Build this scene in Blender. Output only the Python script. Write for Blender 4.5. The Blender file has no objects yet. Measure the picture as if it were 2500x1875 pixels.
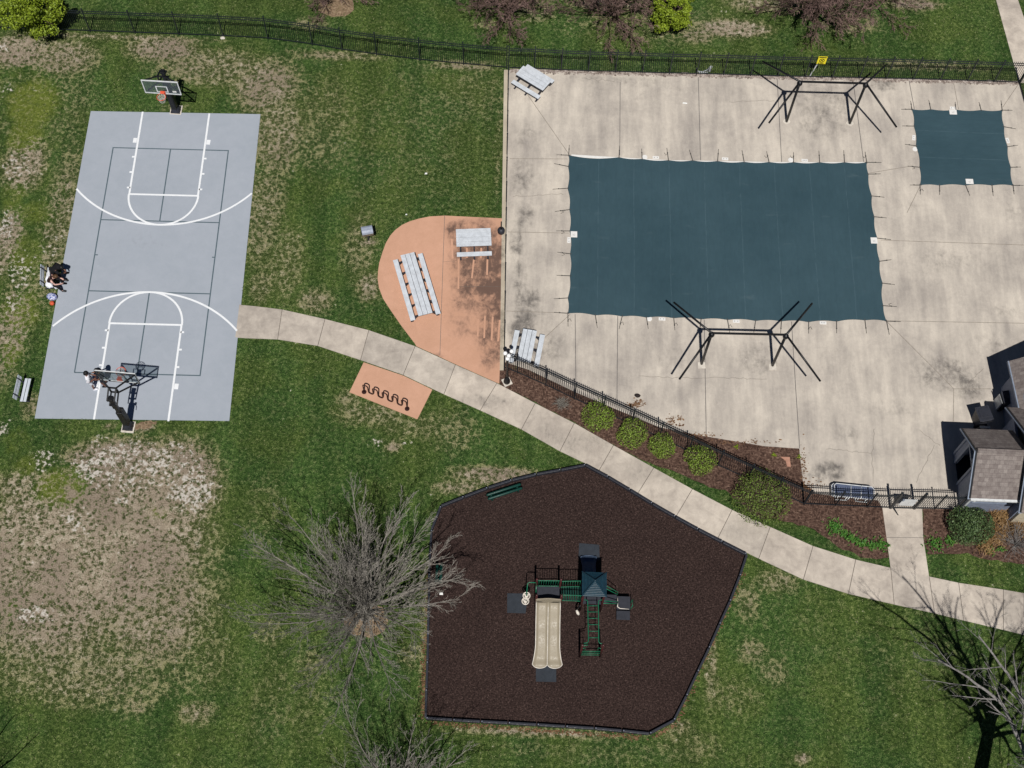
import bpy, bmesh, math, random
import numpy as np
from mathutils import Vector, Matrix
R = math.radians
sc = bpy.context.scene
col = sc.collection
rng = random.Random(7)

# ------------------------------------------------------------------ camera model
FPX, TH, RO, HC = 3282.7, R(24.628), R(2.1926), 60.33
_fw = np.array([0, math.sin(TH), -math.cos(TH)])
_up = np.array([0, math.cos(TH), math.sin(TH)])
_rt = np.array([1.0, 0, 0])
_r = math.cos(RO) * _rt + math.sin(RO) * _up
_u = -math.sin(RO) * _rt + math.cos(RO) * _up

def P(px, py, z=0.0):
    """surveyed place: where the sight line of a photo point meets height z"""
    d = _fw * FPX + _r * (px - 1250) - _u * (py - 937.5)
    t = (z - HC) / d[2]
    return Vector((d[0] * t, d[1] * t, z))

def PL(pts, z=0.0):
    return [P(a, b, z) for a, b in pts]

cam = bpy.data.cameras.new('camera')
cam.sensor_width = 36
cam.lens = 36 * FPX / 2500
cam.clip_end = 2000
co = bpy.data.objects.new('camera', cam)
col.objects.link(co)
M = Matrix(((_r[0], _u[0], -_fw[0], 0), (_r[1], _u[1], -_fw[1], 0), (_r[2], _u[2], -_fw[2], HC), (0, 0, 0, 1)))
co.matrix_world = M
sc.camera = co

# ------------------------------------------------------------------ light
EL, AZ = R(60.2), R(-1.2)
w = bpy.data.worlds.new('World'); sc.world = w; w.use_nodes = True
nt = w.node_tree
sky = nt.nodes.new('ShaderNodeTexSky'); sky.sky_type = 'NISHITA'; sky.sun_disc = False
sky.sun_elevation = EL; sky.sun_rotation = math.pi
sky.air_density = 0.45; sky.dust_density = 0.2; sky.altitude = 800
bg = nt.nodes['Background']; bg.inputs[1].default_value = 0.05
nt.links.new(sky.outputs[0], bg.inputs[0])
sl = bpy.data.lights.new('sun', 'SUN'); sl.energy = 5.0; sl.angle = R(0.53); sl.color = (1, .972, .93)
so = bpy.data.objects.new('sun', sl); col.objects.link(so)
so.rotation_mode = 'QUATERNION'
so.rotation_quaternion = Vector((math.sin(AZ) * math.cos(EL), math.cos(AZ) * math.cos(EL), -math.sin(EL))).to_track_quat('-Z', 'Y')
sc.view_settings.view_transform = 'Standard'; sc.view_settings.look = 'None'
sc.view_settings.gamma = 1; sc.view_settings.exposure = -0.32

# ------------------------------------------------------------------ materials
def c(r, g, b, k=1.0):
    def l(v):
        v = v / 255
        return (v / 12.92 if v < .04045 else ((v + .055) / 1.055) ** 2.4) * k
    return (l(r), l(g), l(b), 1)

class Mat:
    def __init__(s, name, rough=.8, spec=.3, metal=0.0):
        s.m = bpy.data.materials.new(name); s.m.use_nodes = True
        s.t = s.m.node_tree; s.b = s.t.nodes['Principled BSDF']
        s.b.inputs['Roughness'].default_value = rough
        s.b.inputs['Specular IOR Level'].default_value = spec
        s.b.inputs['Metallic'].default_value = metal
        s.co = s.n('ShaderNodeTexCoord').outputs['Object']
    def n(s, t, **k):
        x = s.t.nodes.new(t)
        for a, b in k.items(): setattr(x, a, b)
        return x
    def set(s, inp, v):
        if hasattr(v, 'is_linked') or isinstance(v, bpy.types.NodeSocket): s.t.links.new(v, inp)
        else: inp.default_value = v
    def map(s, scale=(1, 1, 1), loc=(0, 0, 0), rot=(0, 0, 0), vec=None):
        x = s.n('ShaderNodeMapping'); s.set(x.inputs[0], vec or s.co)
        x.inputs['Scale'].default_value = scale; x.inputs['Location'].default_value = loc; x.inputs['Rotation'].default_value = rot
        return x.outputs[0]
    def noise(s, scale, detail=3, rough=.55, vec=None, dist=0.0):
        x = s.n('ShaderNodeTexNoise'); s.set(x.inputs['Vector'], vec or s.co)
        x.inputs['Scale'].default_value = scale; x.inputs['Detail'].default_value = detail
        x.inputs['Roughness'].default_value = rough; x.inputs['Distortion'].default_value = dist
        return x.outputs[0]
    def vor(s, scale, vec=None, out='Distance', feature='F1', rnd=1.0):
        x = s.n('ShaderNodeTexVoronoi', feature=feature); s.set(x.inputs['Vector'], vec or s.co)
        x.inputs['Scale'].default_value = scale; x.inputs['Randomness'].default_value = rnd
        return x.outputs[out]
    def math(s, op, a, b=0.0, clamp=False):
        x = s.n('ShaderNodeMath', operation=op, use_clamp=clamp)
        s.set(x.inputs[0], a); s.set(x.inputs[1], b)
        return x.outputs[0]
    def rng(s, v, a, b, c0=0.0, c1=1.0, smooth=True):
        x = s.n('ShaderNodeMapRange', interpolation_type='SMOOTHSTEP' if smooth else 'LINEAR')
        s.set(x.inputs[0], v); x.inputs[1].default_value = a; x.inputs[2].default_value = b
        x.inputs[3].default_value = c0; x.inputs[4].default_value = c1
        return x.outputs[0]
    def ramp(s, v, stops):
        x = s.n('ShaderNodeValToRGB'); s.set(x.inputs[0], v)
        e = x.color_ramp.elements
        while len(e) < len(stops): e.new(.5)
        for q, (p, cc) in zip(e, stops): q.position = p; q.color = cc
        return x.outputs[0]
    def mix(s, f, a, b, mode='MIX'):
        x = s.n('ShaderNodeMix', data_type='RGBA', blend_type=mode)
        s.set(x.inputs[0], f); s.set(x.inputs[6], a); s.set(x.inputs[7], b)
        return x.outputs[2]
    def attr(s, name):
        x = s.n('ShaderNodeAttribute'); x.attribute_name = name
        return x.outputs['Fac']
    def xyz(s, vec=None):
        x = s.n('ShaderNodeSeparateXYZ'); s.set(x.inputs[0], vec or s.co)
        return x.outputs
    def color(s, v): s.set(s.b.inputs['Base Color'], v)
    def rough(s, v): s.set(s.b.inputs['Roughness'], v)
    def bump(s, h, strength=.5, dist=.02):
        x = s.n('ShaderNodeBump'); s.set(x.inputs['Height'], h)
        x.inputs['Strength'].default_value = strength; x.inputs['Distance'].default_value = dist
        s.t.links.new(x.outputs[0], s.b.inputs['Normal'])

def plain(name, cc, rough=.6, spec=.35, metal=0.0, var=.18, scale=6.0, bump=0.0):
    """a one-colour surface with mild blotches and grain"""
    m = Mat(name, rough, spec, metal)
    a = tuple(x * (1 - var) for x in cc[:3]) + (1,); b = tuple(min(1, x * (1 + var)) for x in cc[:3]) + (1,)
    nz = m.noise(scale, 4, .6)
    m.color(m.ramp(nz, [(.3, a), (.7, b)]))
    m.rough(m.rng(m.noise(scale * 2.3, 2), .3, .7, max(.05, rough - .1), min(1, rough + .1)))
    if bump: m.bump(nz, bump, .01)
    return m.m

def grass_mat():
    m = Mat('lawn_grass', .92, .1)
    n1 = m.noise(.28, 3, .5); n2 = m.noise(1.3, 3, .55); n3 = m.noise(6.2, 4, .65, dist=.5); n4 = m.noise(19, 3, .65); n5 = m.noise(3.1, 3, .6)
    warp = m.n('ShaderNodeVectorMath', operation='MULTIPLY_ADD')
    cn = m.n('ShaderNodeTexNoise'); m.set(cn.inputs['Vector'], m.co); cn.inputs['Scale'].default_value = 4.5; cn.inputs['Detail'].default_value = 3
    m.t.links.new(cn.outputs['Color'], warp.inputs[0]); warp.inputs[1].default_value = (.34, .34, .34); m.t.links.new(m.co, warp.inputs[2])
    v = m.vor(4.6, warp.outputs[0])
    # tuft field: low at tuft centres, high between tufts
    t = m.math('ADD', m.math('MULTIPLY', v, .85), m.math('MULTIPLY', m.math('SUBTRACT', n3, .5), 1.0))
    t = m.math('ADD', t, m.math('MULTIPLY', m.math('SUBTRACT', n4, .5), .8))
    t = m.math('ADD', t, .06)
    dry = m.attr('dry'); sand = m.attr('sand'); lime = m.attr('lime')
    dn = m.math('ADD', m.math('MULTIPLY', m.math('SUBTRACT', n2, .5), .85), m.math('MULTIPLY', m.math('SUBTRACT', n1, .5), .5))
    dn = m.math('ADD', dn, m.math('MULTIPLY', m.math('SUBTRACT', n5, .5), .6))
    d = m.math('ADD', dry, m.math('MULTIPLY', dn, m.math('ADD', m.math('MULTIPLY', dry, .8), .5)))
    d = m.math('SUBTRACT', d, m.math('MULTIPLY', lime, .3))
    d = m.math('MINIMUM', m.math('MAXIMUM', d, 0.0), .80)
    mask = m.rng(m.math('ADD', t, m.math('MULTIPLY', d, .62)), .58, 1.06)
    mask = m.math('MULTIPLY', mask, m.rng(m.math('ADD', dry, m.math('MULTIPLY', m.math('SUBTRACT', n1, .5), .25)), .02, .34, .14, 1))
    g = m.math('ADD', m.math('MULTIPLY', n3, .5), m.math('MULTIPLY', n4, .5))
    green = m.ramp(g, [(.34, c(26, 38, 16)), (.45, c(52, 70, 30)), (.54, c(78, 96, 46)), (.66, c(134, 142, 90))])
    cool = m.ramp(g, [(.34, c(22, 36, 16)), (.45, c(44, 66, 30)), (.54, c(66, 92, 44)), (.66, c(118, 132, 82))])
    green = m.mix(m.rng(n1, .42, .6), green, cool)
    # mowing lanes: slightly different greens in broad bands
    lane = m.rng(m.noise(.9, 2, .4, m.map((1, .12, 1))), .42, .58)
    green = m.mix(1.0, green, m.ramp(lane, [(0, (.82, .85, .82, 1)), (1, (1.14, 1.12, 1.1, 1))]), 'MULTIPLY')
    lm = m.ramp(g, [(.34, c(66, 76, 24)), (.5, c(104, 114, 44)), (.66, c(146, 150, 82))])
    green = m.mix(m.math('MULTIPLY', m.rng(m.math('ADD', lime, m.math('MULTIPLY', m.math('SUBTRACT', n2, .5), .8)), .2, .95), .72), green, lm)
    tan = m.ramp(m.math('ADD', m.math('MULTIPLY', n4, .6), m.math('MULTIPLY', n5, .4)),
                 [(.34, c(114, 100, 84)), (.5, c(158, 144, 124)), (.64, c(204, 192, 174))])
    tan = m.mix(m.rng(n1, .4, .62), tan, m.ramp(n4, [(.3, c(118, 104, 90)), (.7, c(166, 150, 134))]))
    straw = m.ramp(n4, [(.34, c(104, 104, 66)), (.5, c(140, 138, 96)), (.66, c(176, 170, 130))])
    tan = m.mix(m.rng(m.math('ADD', dry, m.math('MULTIPLY', m.math('SUBTRACT', n5, .5), .5)), .22, .68), straw, tan)
    sd = m.rng(m.math('ADD', sand, m.math('ADD', m.math('MULTIPLY', m.math('SUBTRACT', n3, .5), 1.4), m.math('MULTIPLY', m.math('SUBTRACT', n5, .5), 1.9))), .46, .80)
    tan = m.mix(sd, tan, m.ramp(n4, [(.3, c(178, 168, 156)), (.7, c(222, 216, 208))]))
    mask = m.math('MAXIMUM', mask, m.math('MULTIPLY', sd, m.rng(t, .2, .5)))
    olive = m.ramp(g, [(.34, c(36, 42, 22)), (.48, c(66, 72, 40)), (.66, c(124, 124, 88))])
    green = m.mix(m.rng(m.math('SUBTRACT', dry, lime), .05, .6, 0, .85), green, olive)
    m.color(m.mix(m.math('MULTIPLY', mask, .9), green, tan))
    m.bump(m.math('ADD', m.math('MULTIPLY', n3, .5), m.math('MULTIPLY', n4, .5)), .8, .09)
    return m.m

def blade_mat():
    m = Mat('grass_blades', .75, .2)
    ri = m.n('ShaderNodeNewGeometry').outputs['Random Per Island']
    a = m.ramp(ri, [(.0, c(30, 44, 18)), (.4, c(56, 74, 32)), (.72, c(82, 100, 50)), (.9, c(128, 136, 88)), (1, c(154, 152, 112))])
    b = m.ramp(ri, [(.0, c(26, 40, 18)), (.4, c(48, 70, 32)), (.75, c(72, 96, 48)), (1, c(124, 136, 88))])
    m.color(m.mix(m.rng(m.noise(.28, 3, .5), .42, .6), a, b))
    return m.m

def concrete(name, light, dark, stain, joints=False, grain=1.0, tone=False, streak=True):
    m = Mat(name, .88, .2)
    n1 = m.noise(.35, 5, .6, dist=.4); n2 = m.noise(1.8, 5, .65, dist=.5); n3 = m.noise(60, 2, .7)
    st = m.noise(1.0, 5, .62, m.map((1.6, .28, 1), rot=(0, 0, .1)))
    f = m.math('ADD', m.math('ADD', m.math('MULTIPLY', n1, .44), m.math('MULTIPLY', st if streak else n2, .40)), m.math('MULTIPLY', m.noise(4.5, 5, .7, dist=.8), .16))
    base = m.ramp(f, [(.38, dark), (.5, tuple((a + b) / 2 for a, b in zip(light, dark))), (.61, light)])
    sa = m.attr('stain'); amp = m.math('ADD', m.math('MULTIPLY', sa, .9), .22)
    q = m.math('ADD', m.math('MULTIPLY', m.math('SUBTRACT', n2, .5), 1.9), m.math('MULTIPLY', m.math('SUBTRACT', m.noise(6.5, 5, .75, m.map((1, .55, 1))), .5), 1.2))
    q = m.math('ADD', q, m.math('MULTIPLY', m.math('SUBTRACT', n1, .5), 1.2))
    s = m.math('ADD', sa, m.math('MULTIPLY', q, amp))
    base = m.mix(m.rng(s, .22, 1.15, 0, .9), base, m.mix(n2, stain, tuple(x * .55 for x in stain[:3]) + (1,)))
    spots = m.rng(m.noise(3.4, 5, .75), .66, .74, 0, .35)
    base = m.mix(spots, base, tuple(min(.85, x * 1.25) for x in light[:3]) + (1,))
    if tone:
        a = m.attr('tone')
        base = m.mix(1.0, base, m.ramp(a, [(0, (.86, .86, .87, 1)), (1, (1.05, 1.03, 1.02, 1))]), 'MULTIPLY')
    base = m.mix(1.0, base, m.ramp(n3, [(.3, (1 - .1 * grain,) * 3 + (1,)), (.7, (1 + .05 * grain,) * 3 + (1,))]), 'MULTIPLY')
    m.color(base); m.bump(n3, .25, .004)
    return m.m

def mulch_mat(name, a, b, d, fleck, scale=15):
    m = Mat(name, .95, .12)
    n1 = m.noise(.5, 3); nb = m.noise(3, 3, .6); n2 = m.noise(scale, 3, .7, m.map((1, .6, 1), rot=(0, 0, .6))); n3 = m.noise(scale * .9, 3, .7, m.map((.5, 1.1, 1), rot=(0, 0, -.5)))
    f = m.math('MAXIMUM', n2, n3)
    cc = m.ramp(f, [(.40, a), (.54, b), (.64, d), (.78, fleck)])
    cc = m.mix(1.0, cc, m.ramp(m.math('ADD', m.math('MULTIPLY', n1, .6), m.math('MULTIPLY', nb, .4)), [(.3, (.80, .78, .78, 1)), (.7, (1.15, 1.14, 1.12, 1))]), 'MULTIPLY')
    m.color(cc); m.bump(f, .8, .05)
    return m.m

def shingle_mat():
    m = Mat('asphalt_shingles', .95, .1)
    x = m.n('ShaderNodeTexBrick'); m.set(x.inputs['Vector'], m.map((1, .78, 1)))
    x.offset = .37; x.inputs['Scale'].default_value = 1
    x.inputs['Color1'].default_value = c(112, 102, 98); x.inputs['Color2'].default_value = c(152, 143, 137)
    x.inputs['Mortar'].default_value = c(86, 74, 72); x.inputs['Mortar Size'].default_value = .006
    x.inputs['Brick Width'].default_value = .2; x.inputs['Row Height'].default_value = .125; x.inputs['Bias'].default_value = -.1
    nn = m.noise(5, 4, .6)
    cc = m.mix(.5, x.outputs['Color'], m.ramp(nn, [(.3, c(104, 96, 94)), (.7, c(148, 139, 134))]))
    m.color(m.mix(1.0, cc, m.ramp(m.noise(40, 2), [(.3, (.88,) * 3 + (1,)), (.7, (1.08,) * 3 + (1,))]), 'MULTIPLY'))
    m.bump(x.outputs['Fac'], -.4, .01)
    return m.m

def cover_mat(name, axis, period, phase, narrow):
    m = Mat(name, .62, .3)
    x = m.xyz()[axis]
    wob = m.math('MULTIPLY', m.math('SUBTRACT', m.noise(.7, 2), .5), .10)
    def line(per, ph, wd):
        q = m.math('ADD', m.math('DIVIDE', m.math('ADD', x, wob), per), ph)
        fr = m.math('ABSOLUTE', m.math('SUBTRACT', m.math('FRACT', q), .5))
        return m.rng(fr, 0, wd / per, 1, 0)
    base = m.ramp(m.noise(.22, 4, .6), [(.3, c(47, 71, 80)), (.7, c(58, 82, 91))])
    fine = m.noise(7, 4, .7, m.map((1, .25, 1) if axis == 0 else (.25, 1, 1)))
    base = m.mix(1.0, base, m.ramp(fine, [(.3, (.93,) * 3 + (1,)), (.7, (1.05,) * 3 + (1,))]), 'MULTIPLY')
    base = m.mix(m.math('MULTIPLY', line(period, phase, .035), m.rng(m.noise(2.5, 3), .3, .6, .0, .22)), base, c(98, 120, 130))
    base = m.mix(m.math('MULTIPLY', line(period, phase + .5, .05), .10), base, c(36, 56, 68))
    dust = m.rng(m.noise(1.1, 5, .65, m.map((.5, 1.8, 1))), .6, .8, 0, .16)
    base = m.mix(dust, base, c(120, 134, 138))
    m.color(base)
    wv = m.noise(230, 1)
    m.bump(m.math('ADD', m.math('MULTIPLY', m.noise(.9, 3), 1.0), m.math('MULTIPLY', wv, .05)), .35, .05)
    return m.m

def leaf_mat(name, stops, rough=.55):
    m = Mat(name, rough, .3)
    g = m.n('ShaderNodeNewGeometry').outputs['Random Per Island']
    f = m.math('ADD', m.math('MULTIPLY', g, .6), m.math('MULTIPLY', m.noise(2.4, 3), .4))
    m.color(m.ramp(f, stops))
    m.b.inputs['Subsurface Weight'].default_value = 0
    return m.m

def bark(name, a, b):
    m = Mat(name, .9, .15)
    m.color(m.ramp(m.noise(7, 4, .65), [(.3, a), (.7, b)])); return m.m

def glass_mat():
    m = Mat('tinted_glass', .06, .5)
    tr = m.n('ShaderNodeBsdfTransparent'); tr.inputs[0].default_value = (.78, .82, .83, 1)
    mx = m.n('ShaderNodeMixShader'); mx.inputs[0].default_value = .13
    m.color(c(150, 160, 168))
    m.t.links.new(tr.outputs[0], mx.inputs[1]); m.t.links.new(m.b.outputs[0], mx.inputs[2])
    m.t.links.new(mx.outputs[0], m.t.nodes['Material Output'].inputs[0])
    return m.m

def net_mat():
    m = Mat('white_net', .8); m.color(c(220, 214, 206)); return m.m

def bag_mat():
    m = Mat('patterned_cloth', .7)
    v = m.vor(17, out='Color'); s = m.n('ShaderNodeSeparateColor'); m.set(s.inputs[0], v)
    m.color(m.ramp(s.outputs[0], [(.0, c(72, 84, 140)), (.3, c(120, 136, 190)), (.55, c(206, 208, 226)), (.8, c(150, 150, 196)), (1, c(230, 232, 240))]))
    return m.m

MT = dict(
    grass=grass_mat(), blades=blade_mat(),
    deck=concrete('pool_deck_concrete', c(211, 201, 187), c(162, 154, 146), c(112, 107, 103)),
    walk=concrete('sidewalk_concrete', c(210, 200, 186), c(164, 155, 145), c(112, 107, 103), tone=True, streak=False),
    kerb=concrete('kerb_concrete', c(206, 194, 174), c(172, 160, 142), c(120, 110, 98)),
    patio=concrete('stained_orange_concrete', c(208, 162, 136), c(194, 150, 124), c(104, 84, 76), streak=False),
    court=concrete('grey_court_paint', c(165, 171, 180), c(157, 164, 173), c(130, 136, 145), grain=.5, streak=False),
    footing=plain('footing_concrete', c(206, 198, 186), .9),
    joint=plain('joint_sealant', c(104, 100, 98), .9, var=.3),
    jointl=plain('saw_cut_joint', c(140, 131, 120), .9, var=.25),
    crack=plain('crack_dirt', c(112, 104, 96), .95, var=.3),
    white=plain('white_court_paint', c(232, 234, 236), .7, var=.05),
    dline=plain('slate_court_paint', c(84, 100, 108), .7, var=.1),
    play=mulch_mat('dark_bark_mulch', c(27, 20, 19), c(53, 41, 38), c(74, 59, 55), c(126, 108, 100), 19),
    bed=mulch_mat('brown_bark_mulch', c(48, 36, 31), c(86, 66, 57), c(112, 90, 78), c(160, 136, 120), 12),
    soil=mulch_mat('bare_soil', c(100, 84, 66), c(134, 114, 92), c(152, 134, 110), c(180, 162, 138), 9),
    litter=mulch_mat('dead_leaves', c(84, 60, 44), c(116, 88, 66), c(140, 112, 86), c(172, 144, 116), 11),
    gravel=mulch_mat('pale_gravel', c(96, 86, 80), c(150, 138, 130), c(186, 176, 168), c(222, 214, 206), 8),
    cover=cover_mat('mesh_pool_cover', 0, 1.88, .28, True), cover2=cover_mat('mesh_wading_cover', 1, 1.72, .1, True),
    strap=plain('strap_webbing', c(74, 72, 70), .9, var=.3), tile=plain('white_tile', c(228, 226, 222), .5, var=.06),
    fence=plain('black_fence_paint', c(33, 39, 44), .45, .4), black=plain('black_metal', c(22, 23, 26), .45, .4),
    dkplastic=plain('black_plastic', c(44, 46, 54), .5, .4, var=.25), alu=plain('aluminium_plank', c(200, 205, 211), .6, .4, .0, var=.16, scale=4),
    alub=plain('grey_bench_slat', c(196, 202, 210), .5, .4, 0, var=.08), pad=plain('black_pad_vinyl', c(20, 21, 24), .5, .4),
    orange=plain('orange_steel', c(226, 92, 62), .45), net=net_mat(), glass=glass_mat(),
    wframe=plain('white_metal_paint', c(214, 216, 216), .4), globe=plain('white_globe', c(246, 246, 246), .35, var=.02),
    yellow=plain('yellow_sign_paint', c(246, 228, 40), .5, var=.05), ink=plain('dark_print', c(70, 66, 20), .6), inkg=plain('grey_print', c(140, 140, 138), .7),
    shingle=shingle_mat(), bluepaint=plain('slate_blue_siding', c(128, 136, 154), .7), trimblue=plain('blue_grey_trim', c(130, 140, 156), .6),
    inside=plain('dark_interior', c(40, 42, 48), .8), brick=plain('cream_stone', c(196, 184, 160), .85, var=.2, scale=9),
    teal=plain('teal_roof_plastic', c(24, 54, 68), .38, .5), green=plain('green_powder_coat', c(22, 104, 74), .4, .45),
    dgreen=plain('dark_green_plastic', c(14, 58, 50), .45), maroon=plain('maroon_post_paint', c(70, 34, 34), .4, .45),
    tan=plain('tan_slide_plastic', c(150, 140, 121), .5, .4, var=.05), navyp=plain('navy_slide_plastic', c(66, 80, 100), .4),
    vinyl=plain('grey_vinyl_deck', c(46, 48, 56), .7), rubber=plain('grey_rubber', c(48, 53, 60), .9), beige=plain('beige_plastic', c(214, 206, 194), .4),
    bronze=plain('brown_rack_paint', c(52, 26, 24), .45, .4), steel=plain('grey_steel', c(150, 158, 174), .5, .4, .0), tanm=plain('tan_panel', c(160, 146, 126), .6),
    navy=plain('navy_mesh_fabric', c(84, 94, 118), .75), bark1=bark('grey_bark', c(104, 99, 92), c(160, 154, 145)),
    bark2=bark('red_brown_bark', c(92, 72, 68), c(144, 120, 112)), bark3=bark('dark_bark', c(56, 46, 38), c(96, 82, 68)), barkp=bark('pale_grey_bark', c(100, 96, 94), c(150, 146, 143)),
    leafy=leaf_mat('yellow_green_leaf', [(.15, c(84, 100, 20)), (.5, c(122, 142, 34)), (.85, c(152, 168, 56))]),
    leafb=leaf_mat('shrub_leaf', [(.12, c(78, 76, 40)), (.34, c(98, 118, 42)), (.6, c(122, 150, 52)), (.88, c(154, 174, 80))]),
    leafo=leaf_mat('olive_shrub_leaf', [(.1, c(76, 72, 44)), (.4, c(88, 104, 46)), (.7, c(108, 132, 54)), (.95, c(138, 158, 74))]),
    leafd=leaf_mat('dark_evergreen_leaf', [(.1, c(44, 60, 36)), (.5, c(74, 96, 56)), (.9, c(112, 132, 84))]),
    leafg=leaf_mat('bright_bulb_leaf', [(.1, c(42, 84, 28)), (.5, c(72, 122, 44)), (.9, c(116, 154, 74))]),
    straw=leaf_mat('dry_straw', [(.1, c(96, 72, 46)), (.5, c(144, 112, 72)), (.9, c(182, 150, 106))]),
    skin1=plain('brown_skin', c(120, 82, 66), .55, var=.06), skin2=plain('pale_skin', c(222, 178, 164), .55, var=.05), hairb=plain('black_hair', c(18, 17, 19), .6), hairbr=plain('brown_hair', c(84, 58, 36), .6),
    wcloth=plain('white_cloth', c(232, 232, 238), .85, var=.05), ncloth=plain('dark_navy_cloth', c(28, 32, 46), .9), bcloth=plain('black_cloth', c(20, 20, 24), .9), mcloth=plain('dark_maroon_cloth', c(40, 18, 20), .9), gcloth=plain('grey_cloth', c(120, 124, 134), .9),
    ball=plain('basketball_rubber', c(214, 92, 58), .6), bag=bag_mat(), rust=plain('pink_stone', c(176, 132, 112), .9), rock=plain('dark_rock', c(44, 36, 34), .9), paper=plain('white_paper', c(236, 236, 232), .8, var=.04), wchair=plain('grey_white_metal', c(176, 180, 182), .5))

# ------------------------------------------------------------------ mesh helpers
class MB:
    def __init__(s): s.v = []; s.f = []
    def add(s, vs, fs):
        o = len(s.v); s.v += [tuple(x) for x in vs]; s.f += [tuple(i + o for i in q) for q in fs]
    def box(s, cx, cy, cz, sx, sy, sz, rz=0.0):
        ca, sa = math.cos(rz), math.sin(rz); vs = []
        for dz in (-.5, .5):
            for dx, dy in ((-.5, -.5), (.5, -.5), (.5, .5), (-.5, .5)):
                x, y = dx * sx, dy * sy
                vs.append((cx + x * ca - y * sa, cy + x * sa + y * ca, cz + dz * sz))
        s.add(vs, [(3, 2, 1, 0), (4, 5, 6, 7), (0, 1, 5, 4), (1, 2, 6, 5), (2, 3, 7, 6), (3, 0, 4, 7)])
    def bar(s, p, q, wd, h=None, up=(0, 0, 1)):
        p, q = Vector(p), Vector(q); h = h or wd; d = (q - p)
        if d.length < 1e-6: return
        d.normalize(); u = Vector(up)
        if abs(d.dot(u)) > .98: u = Vector((0, 1, 0))
        a = d.cross(u).normalized(); b = a.cross(d).normalized(); vs = []
        for e in (p, q):
            for i, j in ((-1, -1), (1, -1), (1, 1), (-1, 1)): vs.append(e + a * wd / 2 * i + b * h / 2 * j)
        s.add(vs, [(0, 1, 2, 3), (7, 6, 5, 4), (4, 5, 1, 0), (5, 6, 2, 1), (6, 7, 3, 2), (7, 4, 0, 3)])
    def tube(s, pts, r, n=8, cap=True):
        pts = [Vector(p) for p in pts]; m = len(pts)
        if not hasattr(r, '__len__'): r = [r] * m
        d0 = (pts[1] - pts[0]).normalized(); u = Vector((0, 0, 1)) if abs(d0.z) < .9 else Vector((1, 0, 0))
        a = d0.cross(u).normalized(); vs = []
        for i, p in enumerate(pts):
            d = (pts[min(i + 1, m - 1)] - pts[max(i - 1, 0)]).normalized()
            a = (a - d * a.dot(d))
            a = a.normalized() if a.length > 1e-6 else d.orthogonal().normalized()
            b = d.cross(a)
            for k in range(n):
                t = 2 * math.pi * k / n; vs.append(p + (a * math.cos(t) + b * math.sin(t)) * r[i])
        fs = [(i * n + k, i * n + (k + 1) % n, (i + 1) * n + (k + 1) % n, (i + 1) * n + k) for i in range(m - 1) for k in range(n)]
        if cap: fs += [tuple(range(n - 1, -1, -1)), tuple(range((m - 1) * n, m * n))]
        s.add(vs, fs)
    def ring(s, cen, rad, r, n=24, k=6, axis=None, arc=1.0):
        cen = Vector(cen); ax = Vector(axis or (0, 0, 1)).normalized(); a = ax.orthogonal().normalized(); b = ax.cross(a)
        s.tube([cen + (a * math.cos(2 * math.pi * arc * i / n) + b * math.sin(2 * math.pi * arc * i / n)) * rad for i in range(n + 1)], r, k, False)
    def lathe(s, cx, cy, prof, n=16, sx=1.0, sy=1.0):
        vs = []; m = len(prof)
        for rr, z in prof:
            for k in range(n): t = 2 * math.pi * k / n; vs.append((cx + rr * math.cos(t) * sx, cy + rr * math.sin(t) * sy, z))
        fs = [(i * n + k, i * n + (k + 1) % n, (i + 1) * n + (k + 1) % n, (i + 1) * n + k) for i in range(m - 1) for k in range(n)]
        fs += [tuple(range(n - 1, -1, -1)), tuple(range((m - 1) * n, m * n))]
        s.add(vs, fs)
    def ball(s, cx, cy, cz, r, n=12, sx=1.0, sy=1.0, sz=1.0):
        s.lathe(cx, cy, [(max(1e-4, r * math.sin(math.pi * i / (n // 2))), cz - sz * r * math.cos(math.pi * i / (n // 2))) for i in range(n // 2 + 1)], n, sx, sy)
    def prism(s, poly, z0, z1):
        n = len(poly)
        if sum(poly[i][0] * poly[(i + 1) % n][1] - poly[(i + 1) % n][0] * poly[i][1] for i in range(n)) < 0: poly = poly[::-1]
        vs = [(p[0], p[1], z0) for p in poly] + [(p[0], p[1], z1) for p in poly]
        s.add(vs, [tuple(range(n - 1, -1, -1)), tuple(range(n, 2 * n))] + [(i, (i + 1) % n, n + (i + 1) % n, n + i) for i in range(n)])
    def quad(s, *p): s.add(p, [tuple(range(len(p)))])
    def build(s, name, mat, parent=None, world=False, smooth=False, bevel=0.0):
        vs = s.v
        if world and parent is not None:
            (lx, ly, lz), rz = ROOT[parent.name]; ca, sa = math.cos(-rz), math.sin(-rz)
            vs = [((x - lx) * ca - (y - ly) * sa, (x - lx) * sa + (y - ly) * ca, z - lz) for x, y, z in vs]
        me = bpy.data.meshes.new(name); me.from_pydata(vs, [], s.f); me.materials.append(MT[mat] if isinstance(mat, str) else mat)
        if smooth: me.polygons.foreach_set('use_smooth', [True] * len(me.polygons))
        me.update()
        o = bpy.data.objects.new(name, me); col.objects.link(o)
        if parent is not None: o.parent = parent; ROOT[o.name] = ROOT.get(parent.name, ((0, 0, 0), 0))
        if bevel:
            b = o.modifiers.new('edge', 'BEVEL'); b.width = bevel; b.segments = 2; b.limit_method = 'ANGLE'
        return o
ROOT = {}

def tag(o, label=None, cat=None, group=None, kind=None):
    if label: o['label'] = label
    if cat: o['category'] = cat
    if group: o['group'] = group
    if kind: o['kind'] = kind
    return o

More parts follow.
